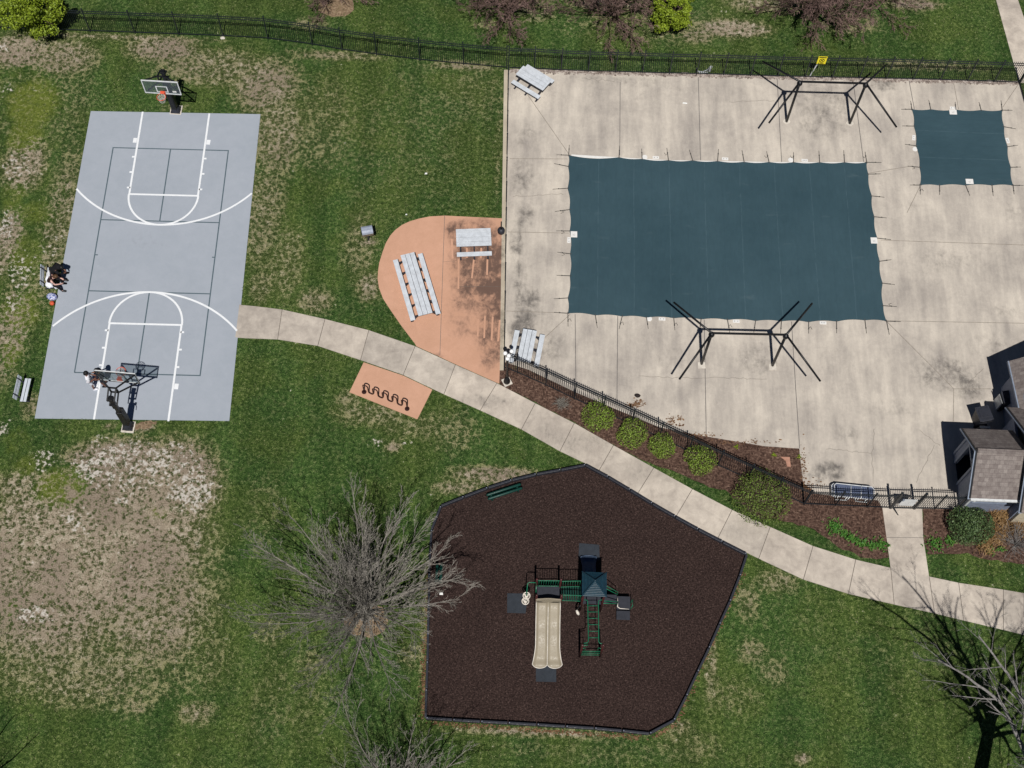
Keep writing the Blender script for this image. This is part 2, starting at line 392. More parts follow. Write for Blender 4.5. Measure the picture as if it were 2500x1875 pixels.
def thing(name, label, cat, loc=(0, 0, 0), rz=0.0, group=None):
    o = bpy.data.objects.new(name, None); o.empty_display_size = .2; col.objects.link(o)
    o.location = loc; o.rotation_euler = (0, 0, rz); ROOT[o.name] = (tuple(loc), rz)
    return tag(o, label, cat, group)

def dup(root, loc, rz=0.0, label=None, scale=None):
    r = root.copy(); col.objects.link(r); r.location = loc; r.rotation_euler = (0, 0, rz); ROOT[r.name] = (tuple(loc), rz)
    if label: r['label'] = label
    if scale: r.scale = scale
    for ch in list(root.children):
        q = ch.copy(); col.objects.link(q); q.parent = r
        for g in list(ch.children):
            h = g.copy(); col.objects.link(h); h.parent = q
    return r

def blobs(lst):
    """list of (px,py,rx,ry,strength) -> function of world x,y"""
    A = []
    for px, py, rx, ry, s in lst:
        q = P(px, py); A.append((q.x, q.y, abs(P(px + rx, py).x - q.x), abs(P(px, py - ry).y - q.y), s))
    A = np.array(A) if A else np.zeros((0, 5))
    def f(x, y):
        if not len(A): return np.zeros_like(x)
        o = np.zeros_like(x)
        for cx, cy, rx, ry, s in A:
            d = ((x - cx) / rx) ** 2 + ((y - cy) / ry) ** 2
            v = s * np.clip(1.2 * (1 - d), 0, 1) if s > 0 else s * np.clip(1 - d, 0, 1)
            o = np.maximum(o, v) if s > 0 else o + v
        return o
    return f

def set_attr(me, name, fn):
    n = len(me.vertices); a = np.zeros(n * 3); me.vertices.foreach_get('co', a); a = a.reshape(-1, 3)
    at = me.attributes.new(name, 'FLOAT', 'POINT'); at.data.foreach_set('value', fn(a[:, 0], a[:, 1]).astype(np.float32))

def jitter(poly, step=.3, amp=.03, seed=1):
    r = random.Random(seed); out = []
    for i in range(len(poly)):
        a, b = Vector(poly[i][:2]), Vector(poly[(i + 1) % len(poly)][:2]); n = max(1, int((b - a).length / step)); d = (b - a)
        nn = Vector((-d.y, d.x)).normalized() if d.length > 0 else Vector((0, 0))
        for k in range(n): out.append(a + d * k / n + nn * r.uniform(-amp, amp))
    return out

def slab(name, poly, z1, mat, z0=-.15, grid=None, attrs=None, parent=None):
    from mathutils.geometry import delaunay_2d_cdt
    poly = [Vector((p[0], p[1])) for p in poly]
    if sum(poly[i].x * poly[(i + 1) % len(poly)].y - poly[(i + 1) % len(poly)].x * poly[i].y for i in range(len(poly))) < 0: poly = poly[::-1]
    vs_, _, fs_, *_ = delaunay_2d_cdt(poly, [], [list(range(len(poly)))], 1, 1e-5)
    bm = bmesh.new(); bv = [bm.verts.new((v.x, v.y, z1)) for v in vs_]
    for f in fs_:
        if len(set(f)) == 3: bm.faces.new([bv[i] for i in f])
    for v in bv:
        if not v.link_faces: bm.verts.remove(v)
    if grid:
        xs = [p.x for p in poly]; ys = [p.y for p in poly]
        for ax, lo, hi in ((0, min(xs), max(xs)), (1, min(ys), max(ys))):
            t = lo + grid
            while t < hi:
                no = (1, 0, 0) if ax == 0 else (0, 1, 0); cc = (t, 0, 0) if ax == 0 else (0, t, 0)
                bmesh.ops.bisect_plane(bm, geom=bm.verts[:] + bm.edges[:] + bm.faces[:], plane_co=cc, plane_no=no, dist=1e-5); t += grid
    be = [e for e in bm.edges if len(e.link_faces) == 1]
    ex = bmesh.ops.extrude_edge_only(bm, edges=be)
    for v in ex['geom']:
        if isinstance(v, bmesh.types.BMVert): v.co.z = z0
    bmesh.ops.recalc_face_normals(bm, faces=bm.faces[:])
    if sum(q.normal.z * q.calc_area() for q in bm.faces) < 0: bmesh.ops.reverse_faces(bm, faces=bm.faces[:])
    bm.normal_update()
    for q in bm.faces:
        if q.normal.z < -.2: q.normal_flip()
    me = bpy.data.meshes.new(name); bm.to_mesh(me); bm.free(); me.materials.append(MT[mat])
    for k, fn in (attrs or {}).items(): set_attr(me, k, fn)
    o = bpy.data.objects.new(name, me); col.objects.link(o)
    if parent is not None: o.parent = parent
    else: o['kind'] = 'structure'
    return o

def strips(name, segs, mat, z, wd, parent=None):
    mb = MB()
    for j, pts in enumerate(segs):
        pts = [Vector((p[0], p[1])) for p in pts]; n = len(pts); L = []; zz = z + .0003 * (j % 9)
        for i in range(n):
            d0 = (pts[i] - pts[i - 1]).normalized() if i else (pts[1] - pts[0]).normalized()
            d1 = (pts[i + 1] - pts[i]).normalized() if i < n - 1 else d0
            m_ = (d0 + d1).normalized() if (d0 + d1).length > 1e-6 else d0
            nn = Vector((-m_.y, m_.x)) * (wd / 2 / max(.5, m_.dot(d1)))
            L += [(*(pts[i] - nn), zz), (*(pts[i] + nn), zz)]
        mb.add(L, [(2 * i, 2 * i + 2, 2 * i + 3, 2 * i + 1) for i in range(n - 1)])
    o = mb.build(name, mat, parent)
    if parent is None: o['kind'] = 'structure'
    return o

# ================================================================== SETTING
dryf = blobs([
    (60, 1190, 120, 60, .45), (250, 1330, 330, 260, .66), (130, 1430, 280, 260, .54), (380, 1480, 200, 200, .46), (200, 1640, 300, 110, .34), (420, 1190, 150, 150, .7), (40, 1350, 120, 240, .58), (480, 1600, 120, 120, .22),
    (300, 1130, 190, 80, .62), (45, 125, 90, 55, .62), (150, 140, 120, 60, .45), (60, 400, 70, 90, .55), (20, 590, 50, 110, .55), (30, 800, 60, 170, .5), (140, 560, 60, 260, .36), (90, 260, 190, 160, .18),
    (400, 120, 120, 40, 0.53), (520, 165, 200, 60, 0.37), (650, 210, 110, 90, 0.46), (680, 330, 90, 130, 0.38), (640, 520, 70, 170, 0.31), (700, 640, 60, 120, 0.27), (790, 300, 120, 160, 0.19), (1000, 330, 250, 240, 0.10), (1150, 230, 110, 90, 0.16),
    (900, 700, 40, 50, 0.44), (880, 600, 60, 110, 0.25), (770, 735, 60, 40, 0.37), (640, 700, 40, 60, 0.30), (850, 975, 40, 30, 0.33), (910, 1010, 130, 40, 0.31), (1010, 1040, 120, 40, 0.25), (960, 1090, 30, 14, 0.59), (1100, 1050, 90, 70, 0.22), (1210, 1160, 150, 30, 0.52), (1120, 1190, 90, 25, 0.41),
    (640, 1250, 60, 120, 0.12), (655, 1545, 50, 50, 0.22), (760, 1620, 60, 50, 0.22), (700, 1700, 160, 160, 0.12), (480, 1740, 60, 40, 0.37), (330, 1720, 60, 40, 0.31), (1000, 1600, 30, 40, 0.30),
    (1790, 70, 120, 28, 0.61), (1700, 90, 60, 20, 0.44), (1480, 10, 120, 20, 0.52), (1860, 10, 120, 26, 0.41), (2230, 10, 90, 20, 0.55), (1300, 25, 80, 40, 0.37), (1200, 60, 60, 30, 0.24), (2080, 60, 90, 30, 0.30), (2250, 160, 230, 16, 0.31), (1600, 60, 300, 60, 0.21), (760, 60, 60, 20, 0.30), (820, 18, 40, 26, 0.59),
    (1825, 1470, 40, 60, 0.30), (1835, 1590, 50, 40, 0.31), (1890, 1640, 50, 50, 0.25), (1960, 1850, 26, 20, 0.59), (1790, 1700, 90, 60, 0.18), (1900, 1420, 70, 40, 0.33), (2000, 1540, 160, 160, 0.06), (1680, 1820, 120, 60, 0.19), (1500, 1840, 200, 40, 0.13), (1300, 1830, 120, 30, 0.13),
    (345, 1045, 40, 14, 0.70), (265, 1043, 20, 10, 0.52), (900, 590, 26, 16, 0.59), (75, 990, 30, 40, 0.37), (430, 262, 60, 12, 0.22), (1130, 160, 120, 12, 0.44), (820, 135, 160, 16, 0.37), (300, 92, 300, 10, 0.44), (1215, 350, 12, 180, 0.22), (890, 1512, 36, 26, 1.10), (1040, 1520, 10, 240, 0.37), (1300, 1790, 260, 12, 0.52), (1735, 1620, 20, 160, 0.37), (1660, 1775, 50, 16, 0.44),
    (2230, 1590, 200, 200, 0.07)])
sandf = blobs([(215, 1145, 60, 44, .66), (270, 1112, 80, 34, .6), (320, 1095, 60, 40, .5), (385, 1125, 70, 50, .58), (300, 1150, 170, 70, .46), (430, 1110, 60, 40, .4), (470, 1200, 80, 60, .66), (430, 1150, 120, 66, .46), (110, 1115, 44, 34, .6), (100, 1140, 26, 26, .5), (85, 1500, 60, 36, .6), (300, 1220, 40, 16, .6), (10, 1045, 26, 26, .7), (240, 1070, 30, 14, .6), (430, 1085, 26, 22, .5), (15, 550, 30, 50, .6), (50, 660, 50, 60, .5), (20, 215, 26, 12, .7), (80, 225, 20, 12, .6), (30, 740, 30, 30, .55), (40, 410, 60, 50, .4), (920, 1080, 22, 14, .75), (992, 1082, 18, 14, .65), (5, 120, 30, 20, .5), (1480, 8, 60, 10, .6), (590, 270, 18, 6, .5), (130, 600, 40, 60, .3), (180, 1270, 60, 40, .45), (200, 1290, 40, 22, .4), (1960, 1830, 14, 14, .5), (1765, 30, 30, 16, .3)])
limef = blobs([(80, 250, 90, 80, .95), (60, 330, 60, 60, .8), (30, 480, 50, 50, .6), (80, 520, 70, 50, .6), (150, 470, 20, 40, .35), (60, 620, 60, 70, .6), (60, 180, 60, 40, .4), (50, 760, 70, 80, .7), (30, 860, 40, 60, .7), (150, 1190, 90, 70, .85), (60, 1140, 40, 40, .6), (385, 1250, 46, 22, .9), (460, 1240, 30, 20, .5), (40, 1080, 60, 60, .5), (30, 1490, 30, 40, .5), (2300, 1800, 180, 120, .22), (2120, 1500, 120, 80, .15), (1250, 60, 240, 60, .25), (1960, 110, 160, 30, .3)])

def lawn():
    xs = np.concatenate([[-500, -200, -90, -55], np.arange(-36, 36.01, .3), [55, 90, 200, 500]])
    ys = np.concatenate([[-400, -150, -60, -20], np.arange(0, 60.01, .3), [75, 120, 250, 600]])
    X, Y = np.meshgrid(xs, ys); nx, ny = len(xs), len(ys)
    co_ = np.stack([X.ravel(), Y.ravel(), np.zeros(nx * ny)], 1)
    i = np.arange(nx * ny).reshape(ny, nx)
    q = np.stack([i[:-1, :-1], i[:-1, 1:], i[1:, 1:], i[1:, :-1]], -1).reshape(-1, 4)
    me = bpy.data.meshes.new('lawn'); me.vertices.add(len(co_)); me.vertices.foreach_set('co', co_.ravel())
    me.loops.add(q.size); me.loops.foreach_set('vertex_index', q.ravel())
    me.polygons.add(len(q)); me.polygons.foreach_set('loop_start', np.arange(0, q.size, 4)); me.update(calc_edges=True)
    me.materials.append(MT['grass'])
    base = lambda x, y: dryf(x, y) * 1.08 + .06
    set_attr(me, 'dry', base); set_attr(me, 'sand', sandf); set_attr(me, 'lime', limef)
    o = bpy.data.objects.new('lawn', me); col.objects.link(o); o['kind'] = 'structure'
lawn()

# ---- paving outlines (photo survey points)
UP = [(584, 744), (593, 745.6), (620, 748), (689, 756.5), (793.6, 779.7), (900.6, 807), (1013.4, 846), (1111.8, 891), (1213, 936), (1306.5, 985), (1402, 1033.6), (1497.5, 1087.7), (1595.8, 1142.6), (1690, 1194.7), (1786.8, 1245.3), (1880, 1287), (1984.4, 1333.6), (2088.6, 1366.9), (2174, 1387), (2268, 1408), (2340, 1423.4), (2449, 1440), (2560, 1459), (2700, 1480)]
LOW = [(574, 824), (583, 825), (600, 826), (678, 829), (776, 844.8), (880.4, 879.5), (984.5, 915.7), (1084, 963), (1172.6, 1002.3), (1273, 1048.6), (1367, 1102), (1463, 1148), (1557, 1205), (1651, 1260), (1752, 1314.8), (1852, 1364), (1961, 1415), (2071, 1450), (2182.6, 1476), (2281, 1497.7), (2352, 1515), (2449, 1538), (2560, 1565), (2700, 1600)]
COURT = [(85, 1022), (222, 272), (636, 279.5), (560, 1028)]
def panels():
    idx = [0] + list(range(3, len(UP))); bm = bmesh.new(); lay = bm.verts.layers.float.new('tone'); r = random.Random(3); zt = .035
    ug, lg = [P(*p) for p in UP], [P(*p) for p in LOW]
    for a, b in zip(idx[:-1], idx[1:]):
        tone = r.uniform(.25, 1); up = [ug[k] for k in range(a, b + 1)]; lo = [lg[k] for k in range(a, b + 1)]
        sh = .015
        def ins(pts):
            pts = [p.copy() for p in pts]; pts[0] += (pts[1] - pts[0]).normalized() * sh; pts[-1] += (pts[-2] - pts[-1]).normalized() * sh; return pts
        up, lo = ins(up), ins(lo); dz = r.uniform(-.003, .003)
        # subdivide across so stains can vary
        rows = []
        nseg = 6
        for k in range(nseg + 1):
            f = k / nseg
            def at(pts):
                t = f * (len(pts) - 1); i0 = min(int(t), len(pts) - 2); return pts[i0].lerp(pts[i0 + 1], t - i0)
            A, B = at(up), at(lo); rows.append([A.lerp(B, g / 5) for g in range(6)])
        vs = [[bm.verts.new((p.x, p.y, zt + dz)) for p in row] for row in rows]
        for row in vs:
            for v in row: v[lay] = tone
        fs = []
        for i in range(nseg):
            for g in range(5): fs.append(bm.faces.new((vs[i][g], vs[i][g + 1], vs[i + 1][g + 1], vs[i + 1][g])))
        be = [e for e in bm.edges if len(e.link_faces) == 1 and e.verts[0] in sum(vs, []) and abs(e.verts[0].co.z - zt - dz) < 1e-5 and abs(e.verts[1].co.z - zt - dz) < 1e-5]
        ex = bmesh.ops.extrude_edge_only(bm, edges=be)
        for v in ex['geom']:
            if isinstance(v, bmesh.types.BMVert): v.co.z = -.12; v[lay] = tone
    bmesh.ops.recalc_face_normals(bm, faces=bm.faces[:])
    me = bpy.data.meshes.new('sidewalk'); bm.to_mesh(me); bm.free(); me.materials.append(MT['walk'])
    set_attr(me, 'stain', blobs([(1420, 1080, 120, 50, .5), (1340, 1060, 60, 50, .55), (1560, 1150, 60, 50, .5), (1180, 980, 120, 26, .55), (1280, 1010, 50, 40, .4), (1150, 900, 120, 16, .6), (1800, 1300, 60, 40, .4), (2050, 1420, 80, 30, .3), (2450, 1490, 120, 50, .35)]))
    o = bpy.data.objects.new('sidewalk', me); col.objects.link(o); o['kind'] = 'structure'
    # soil in the joints
    strips('sidewalk_joints', [[ug[k], lg[k]] for k in idx[1:-1]], 'crack', .018, .03)
panels()
slab('entrance_path', PL([(2154, 1241), (2251, 1243), (2253.5, 1313.4), (2268, 1409), (2174, 1388), (2164, 1312.5)]), .03, 'walk', grid=.6, attrs=dict(tone=lambda x, y: x * 0 + .85, stain=blobs([(2215, 1370, 50, 40, .35)])))
strips('entrance_path_joint', [PL([(2164.5, 1312.5), (2253.2, 1313.4)])], 'joint', .034, .02)
slab('upper_path', PL([(2399, -120), (2431.5, 0), (2474, 153.6), (2488, 203), (2540, 203), (2500, 45), (2484.8, 0), (2450, -120)]), .026, 'walk', grid=.8, attrs=dict(tone=lambda x, y: x * 0 + .95, stain=blobs([])))

# ---- court
C0 = P(85, 1022); A0 = R(-.8416)
VX = Vector((math.cos(-A0), -math.sin(-A0), 0)); VY = Vector((math.sin(-A0), math.cos(-A0), 0))
def CL(x, y): q = C0 + VX * x + VY * y; return Vector((q.x, q.y, 0))
_c0, _c1 = P(85, 1022), P(222, 272); VY = (_c1 - _c0).normalized(); VX = Vector((VY.y, -VY.x, 0))
court = slab('court', [P(*p) for p in COURT], .03, 'court', grid=1.0, attrs=dict(stain=blobs([(330, 600, 150, 60, .32), (150, 960, 60, 60, .25), (560, 520, 30, 40, .2), (270, 290, 50, 16, .3), (100, 1010, 40, 14, .25)])))
cx0 = 4.63
wh = []
def arc(cx, cy, r, a0, a1, n=48): return [CL(cx + r * math.cos(R(a0 + (a1 - a0) * i / n)), cy + r * math.sin(R(a0 + (a1 - a0) * i / n))) for i in range(n + 1)]
for sgn in (0, 1):
    H = lambda y: (18.13 - y) if sgn else y
    off = 4.60 if sgn else 4.67
    wl, wr = off - 1.8, off + 1.8
    wh += [[CL(wl, H(.02)), CL(wl, H(5.28))], [CL(wr, H(.02)), CL(wr, H(5.28))], [CL(wl, H(5.26)), CL(wr, H(5.26))]]
    wh.append([CL(off + 1.82 * math.cos(R(t)), H(5.26 + 1.82 * math.sin(R(t)))) for t in range(0, 181, 5)])
    t0 = math.degrees(math.acos(4.60 / 6.16))
    wh.append([CL(off + 6.16 * math.cos(R(t)), H(.92 + 6.16 * math.sin(R(t)))) for t in np.linspace(t0, 180 - t0, 50)])
    for yy in (2.93, 3.89, 4.86):
        wh += [[CL(wl - .18, H(yy)), CL(wl, H(yy))], [CL(wr, H(yy)), CL(wr + .18, H(yy))]]
strips('white_lines', wh, 'white', .039, .1, court)
mb = MB()
for sgn in (0, 1):
    H = lambda y: (18.13 - y) if sgn else y
    off = 4.60 if sgn else 4.67
    for xx in (off - 1.96, off + 1.96): q = CL(xx, H(1.88)); mb.box(q.x, q.y, .037, .2, .3, .004, A0 * -0)
mb.build('white_blocks', 'white', court)
L4 = [[CL(1.54, 2.5), CL(7.72, 2.5), CL(7.68, 15.75), CL(1.54, 15.75), CL(1.54, 2.5)], [CL(1.54, 7.07), CL(7.70, 7.07)], [CL(1.54, 11.27), CL(7.69, 11.27)], [CL(4.62, 2.5), CL(4.62, 7.07)], [CL(4.60, 11.27), CL(4.60, 15.75)], [CL(1.54, 9.17), CL(1.70, 9.17)], [CL(7.55, 9.2), CL(7.70, 9.2)]]
strips('dark_lines', L4, 'dline', .034, .062, court)

# ---- pool deck
DECK = [(1241.5, 172), (1703, 185), (2218.8, 196.7), (2486, 203), (2560, 430), (2760, 1000), (2760, 1240), (2336, 1243), (2250, 1242), (2154, 1241), (2143, 1222), (1992, 1206), (1960, 1178), (1951, 1096), (1866, 1090), (1717, 1064.5), (1609, 1044), (1402, 957), (1290, 903), (1231, 884), (1231.5, 800), (1236, 500)]
deck_stain = blobs([(1285, 860, 50, 40, .85), (1275, 800, 44, 60, .9), (1290, 740, 50, 60, .75), (1262, 590, 26, 60, .7), (1280, 525, 40, 50, .65), (1275, 430, 44, 70, .62), (1282, 330, 36, 50, .55), (1350, 850, 50, 60, .55), (1268, 680, 28, 70, .7), (1330, 790, 40, 40, .4),
    (1490, 195, 170, 16, .5), (1460, 220, 60, 40, .35), (1660, 215, 200, 26, .35), (2000, 240, 120, 70, .5), (2010, 300, 90, 60, .55), (2150, 205, 60, 26, .65), (1790, 240, 100, 60, .28), (1900, 330, 60, 40, .3), (2160, 420, 60, 60, .25), (2230, 500, 60, 20, .4), (2450, 620, 120, 60, .3), (2440, 760, 80, 30, .4), (2300, 910, 110, 60, .65), (2370, 950, 50, 50, .7), (2440, 900, 80, 80, .4), (1640, 880, 60, 70, .38), (1850, 880, 80, 60, .5), (1880, 830, 30, 60, .3), (1450, 900, 50, 40, .35), (2070, 1060, 60, 40, .45), (2025, 1150, 60, 36, .85), (2180, 1000, 120, 40, .35), (1990, 1160, 30, 40, .55), (1700, 1020, 120, 40, .3), (2270, 1120, 40, 60, .3), (2140, 1130, 30, 60, .25), (2330, 640, 200, 50, .35), (2250, 700, 90, 30, .3), (2420, 840, 120, 40, .4), (1600, 230, 220, 40, .3), (1440, 290, 60, 90, .25), (2050, 880, 80, 90, .28), (2200, 860, 70, 40, .28), (2480, 520, 60, 60, .35), (1500, 980, 60, 40, .3), (1820, 1000, 40, 60, .25), (1730, 260, 60, 80, .22), (1330, 240, 50, 50, .2)])
deck = slab('pool_deck', jitter(PL(DECK), 1.5, .012, 4), .03, 'deck', grid=.5, attrs=dict(stain=deck_stain))
J = [[(1514, 201), (1513, 380)], [(1704.5, 187), (1710, 392)], [(1897, 189), (1908, 397)], [(2082, 195), (2108, 396)], [(2218.8, 197), (2232, 268)], [(2327, 199), (2340, 268)], [(1288, 232), (1388, 376)], [(1244, 388), (1386, 389)], [(1240, 567), (1388, 570)], [(1236, 760), (1386, 765)], [(1404, 768), (1406, 950)], [(1508, 772), (1506, 985)], [(1719, 781), (1724, 1063)], [(1932, 786), (1943, 960), (1952, 1095)], [(2164, 785), (2294, 915), (2328, 950)], [(2172, 784), (2500, 790)], [(2150, 587), (2500, 599)], [(1330, 825), (1392, 768)], [(2486, 206), (2448, 262)], [(2246, 455), (2214, 520)], [(2118, 424), (2226, 406)], [(2328, 950), (2420, 950)], [(2328, 950), (2327, 1030)]]
strips('deck_joints', [PL(j) for j in J[:5]] + [PL(j) for j in J[10:14]], 'joint', .034, .032, deck)
strips('deck_saw_cuts', [PL(j) for j in J[5:10]] + [PL(j) for j in J[14:]], 'jointl', .034, .028, deck)
def wander(a, b, amp=3, n=14, seed=0):
    r = random.Random(seed); return [P(a[0] + (b[0] - a[0]) * i / n + r.uniform(-amp, amp), a[1] + (b[1] - a[1]) * i / n + r.uniform(-amp, amp)) for i in range(n + 1)]
strips('deck_cracks', [wander((2018, 1096), (2128, 1108), 2, 14, 1), wander((2134, 1046), (2129, 1108), 2, 10, 2), wander((2129, 1108), (2131, 1184), 2, 10, 3), wander((2246, 1053), (2296, 1090), 2, 10, 4), wander((2280, 1086), (2236, 1180), 2, 10, 5), wander((1250, 480), (1378, 474), 3, 12, 6), wander((1560, 920), (1720, 925), 2, 16, 7), wander((1724, 922), (1870, 926), 2, 16, 8), wander((1780, 250), (1890, 246), 2, 10, 9), wander((1420, 192), (1500, 200), 3, 10, 10), wander((2400, 900), (2360, 940), 2, 8, 11)], 'crack', .034, .014, deck)
slab('kerb_strip', PL([(1230.5, 172), (1240.5, 172), (1229.5, 905), (1220, 905)]), .06, 'kerb', grid=.5, attrs=dict(stain=blobs([(1225, 800, 16, 120, .6), (1228, 620, 12, 90, .5)])))
strips('coping', [PL([(1395, 381), (1511, 388), (1632, 395), (1752, 397), (1878, 399.5), (2000, 400), (2110, 400)], 0)], 'tile', .036, .16)

# ---- patio and pad
PAT = [(1226.7, 533.8), (1085.8, 527), (1050, 529), (1025, 533.8), (1000, 541), (981.6, 549.7), (965, 562), (952.7, 575.7), (942, 594), (934, 616), (926, 642), (923, 662.5), (922, 680), (925, 702), (935, 729), (952.7, 756.5), (980, 796), (1013.4, 840), (1016, 845.2), (1111.8, 889.5), (1213, 934.6), (1219, 937), (1220, 905), (1223, 700)]
pst = blobs([(1172, 650, 95, 150, .62), (1160, 580, 90, 60, .5), (1200, 800, 50, 140, .55), (1130, 770, 70, 90, .3), (1180, 590, 60, 30, .55), (1195, 640, 50, 50, .7), (1150, 660, 50, 40, .45), (1190, 700, 60, 30, .95), (1140, 700, 30, 26, .6), (1110, 560, 36, 26, .6), (1150, 545, 60, 14, .45), (1200, 780, 50, 70, .45), (1170, 800, 40, 40, .4), (1120, 740, 30, 40, .4), (1215, 740, 20, 80, .6), (1100, 790, 30, 40, .2), (1060, 870, 40, 10, .3)])
patio = slab('patio', PL(PAT), .028, 'patio', grid=.35, attrs=dict(stain=lambda x, y: pst(x, y) * 1.55))
strips('patio_joint', [PL([(1085.5, 527.5), (1074, 868)])], 'joint', .033, .022, patio)
strips('patio_saw_cut', [PL([(1120, 699.5), (1223, 700)]), PL([(1082, 640), (1110, 638)])], 'crack', .033, .014, patio)
strips('pale_leg_marks', [PL(q) for q in ([(1103, 584), (1105, 632)], [(1120, 634), (1119, 706)], [(1157, 634), (1152, 680)], [(1190, 634), (1189, 672)], [(1184, 772), (1182, 826)], [(1203, 774), (1200, 832)], [(1220, 782), (1216, 834)], [(1168, 780), (1166, 822)], [(1140, 606), (1140, 630)], [(1175, 606), (1174, 630)])], 'patio', .0325, .09, patio)
pad = slab('bike_pad', PL([(888, 885), (853, 958), (1019, 1024), (1055.5, 951.5), (984.5, 917.5)]), .028, 'patio', grid=.5, attrs=dict(stain=blobs([])))

# ---- planting beds and play surface
slab('mulch_bed', jitter(PL([(1220, 904), (1236, 872), (1420, 900), (1990, 1050), (2080, 1160), (2150, 1216), (2156, 1240), (2162, 1290), (2170, 1362), (2140, 1368), (2100, 1358), (2045, 1335), (1987, 1291.7), (1909, 1271), (1850, 1262), (1800, 1222), (1770, 1196), (1732, 1188), (1668, 1161), (1601, 1134), (1560, 1121), (1497.5, 1086), (1402, 1031), (1306.5, 983), (1219, 937)]), .25, .05, 5), .022, 'bed')
slab('mulch_bed', jitter(PL([(2251, 1240), (2760, 1240), (2760, 1420), (2500, 1378), (2435, 1368), (2390, 1361), (2363, 1350), (2312, 1352), (2263, 1353), (2254, 1313)]), .25, .05, 6), .02, 'bed')
PLAY = [(1429.5, 1139), (1368.8, 1151), (1309.4, 1161.5), (1250, 1176), (1191.4, 1194.7), (1133.6, 1216.4), (1077, 1239), (1054, 1296), (1048, 1410), (1045, 1568), (1039.6, 1756), (1240, 1768), (1451, 1780), (1584, 1794), (1643.6, 1761), (1674, 1701.7), (1729, 1586), (1780, 1471.7), (1804, 1408), (1821.5, 1356.8), (1760.8, 1326.4), (1648, 1265.6), (1538, 1200.5), (1484.5, 1168.7)]
slab('play_surface', PL(PLAY), .06, 'play', z0=-.1)
slab('soil_ring', jitter([P(892, 1512) + Vector((1.0 * math.cos(t), .8 * math.sin(t), 0)) for t in np.linspace(0, 6.0, 18)], .2, .1, 8), .008, 'soil', z0=-.02)
slab('soil_ring', jitter([P(820, 14) + Vector((1.0 * math.cos(t), .8 * math.sin(t), 0)) for t in np.linspace(0, 6.0, 18)], .2, .1, 9), .008, 'soil', z0=-.02)
slab('soil_patch', jitter(PL([(318, 1040), (352, 1028), (385, 1028), (378, 1036), (352, 1048), (330, 1050)]), .1, .06, 11), .006, 'soil', z0=-.02)
slab('gravel_strip', jitter(PL([(1245, 169), (1703, 180), (2218, 193), (2484, 199), (2485, 207), (2218, 200), (1703, 188.5), (1245, 175)]), .2, .05, 12), .036, 'gravel', z0=-.03)

# ---- leaf-thin blades over the lawn: one uncountable mass
def inside(poly, x, y):
    r = np.zeros(len(x), bool); n = len(poly)
    for i in range(n):
        a, b = poly[i], poly[(i + 1) % n]
        cnd = ((a[1] > y) != (b[1] > y)); xi = (b[0] - a[0]) * (y - a[1]) / ((b[1] - a[1]) or 1e-9) + a[0]
        r ^= cnd & (x < xi)
    return r
def blades(n=95000):
    g = np.random.default_rng(5)
    x = g.uniform(-33, 33, n); y = g.uniform(2, 58, n)
    bad = np.zeros(n, bool)
    for q in (COURT, DECK, PAT, PLAY, [(888, 885), (853, 958), (1019, 1024), (1055.5, 951.5)], UP + LOW[::-1], [(1230, 160), (1240, 172), (1229.5, 905), (1218, 905)], [(1220, 900), (1717, 1058), (1955, 1090), (2155, 1216), (2760, 1216), (2760, 1420), (2435, 1370), (2263, 1356), (2174, 1390), (2100, 1360), (1987, 1293), (1850, 1264), (1770, 1198), (1601, 1136), (1219, 938)], [(2154, 1240), (2251, 1240), (2268, 1408), (2174, 1387)], [(2399, -120), (2431.5, 0), (2474, 153.6), (2488, 203), (2540, 203), (2500, 45), (2450, -120)], [(1245, 168), (2486, 198), (2486, 210), (1245, 178)]):
        w_ = [P(*p) for p in q]; bad |= inside([(p.x, p.y) for p in w_], x, y)
    d = np.clip(dryf(x, y), 0, 1)
    keep = ~bad & (g.uniform(0, 1, n) > d * 1.05)
    x, y = x[keep], y[keep]; m = len(x); K = 4
    a = g.uniform(0, 2 * np.pi, (m, K)); hgt = g.uniform(.03, .075, (m, K)); rch = g.uniform(.02, .09, (m, K)); wd = g.uniform(.008, .02, (m, K))
    cx = x[:, None] + g.normal(0, .03, (m, K)); cy = y[:, None] + g.normal(0, .03, (m, K))
    px, py = -np.sin(a) * wd, np.cos(a) * wd
    V = np.stack([np.stack([cx + px, cy + py, cx * 0], -1), np.stack([cx - px, cy - py, cx * 0], -1), np.stack([cx + np.cos(a) * rch, cy + np.sin(a) * rch, hgt], -1)], 2).reshape(-1, 3)
    nv = len(V); me = bpy.data.meshes.new('grass'); me.vertices.add(nv); me.vertices.foreach_set('co', V.ravel())
    me.loops.add(nv); me.loops.foreach_set('vertex_index', np.arange(nv)); me.polygons.add(nv // 3); me.polygons.foreach_set('loop_start', np.arange(0, nv, 3)); me.update(calc_edges=True)
    me.materials.append(MT['blades'])
    o = bpy.data.objects.new('grass', me); col.objects.link(o); tag(o, 'short patchy lawn grass around the court and pool', 'grass', kind='stuff')
blades()

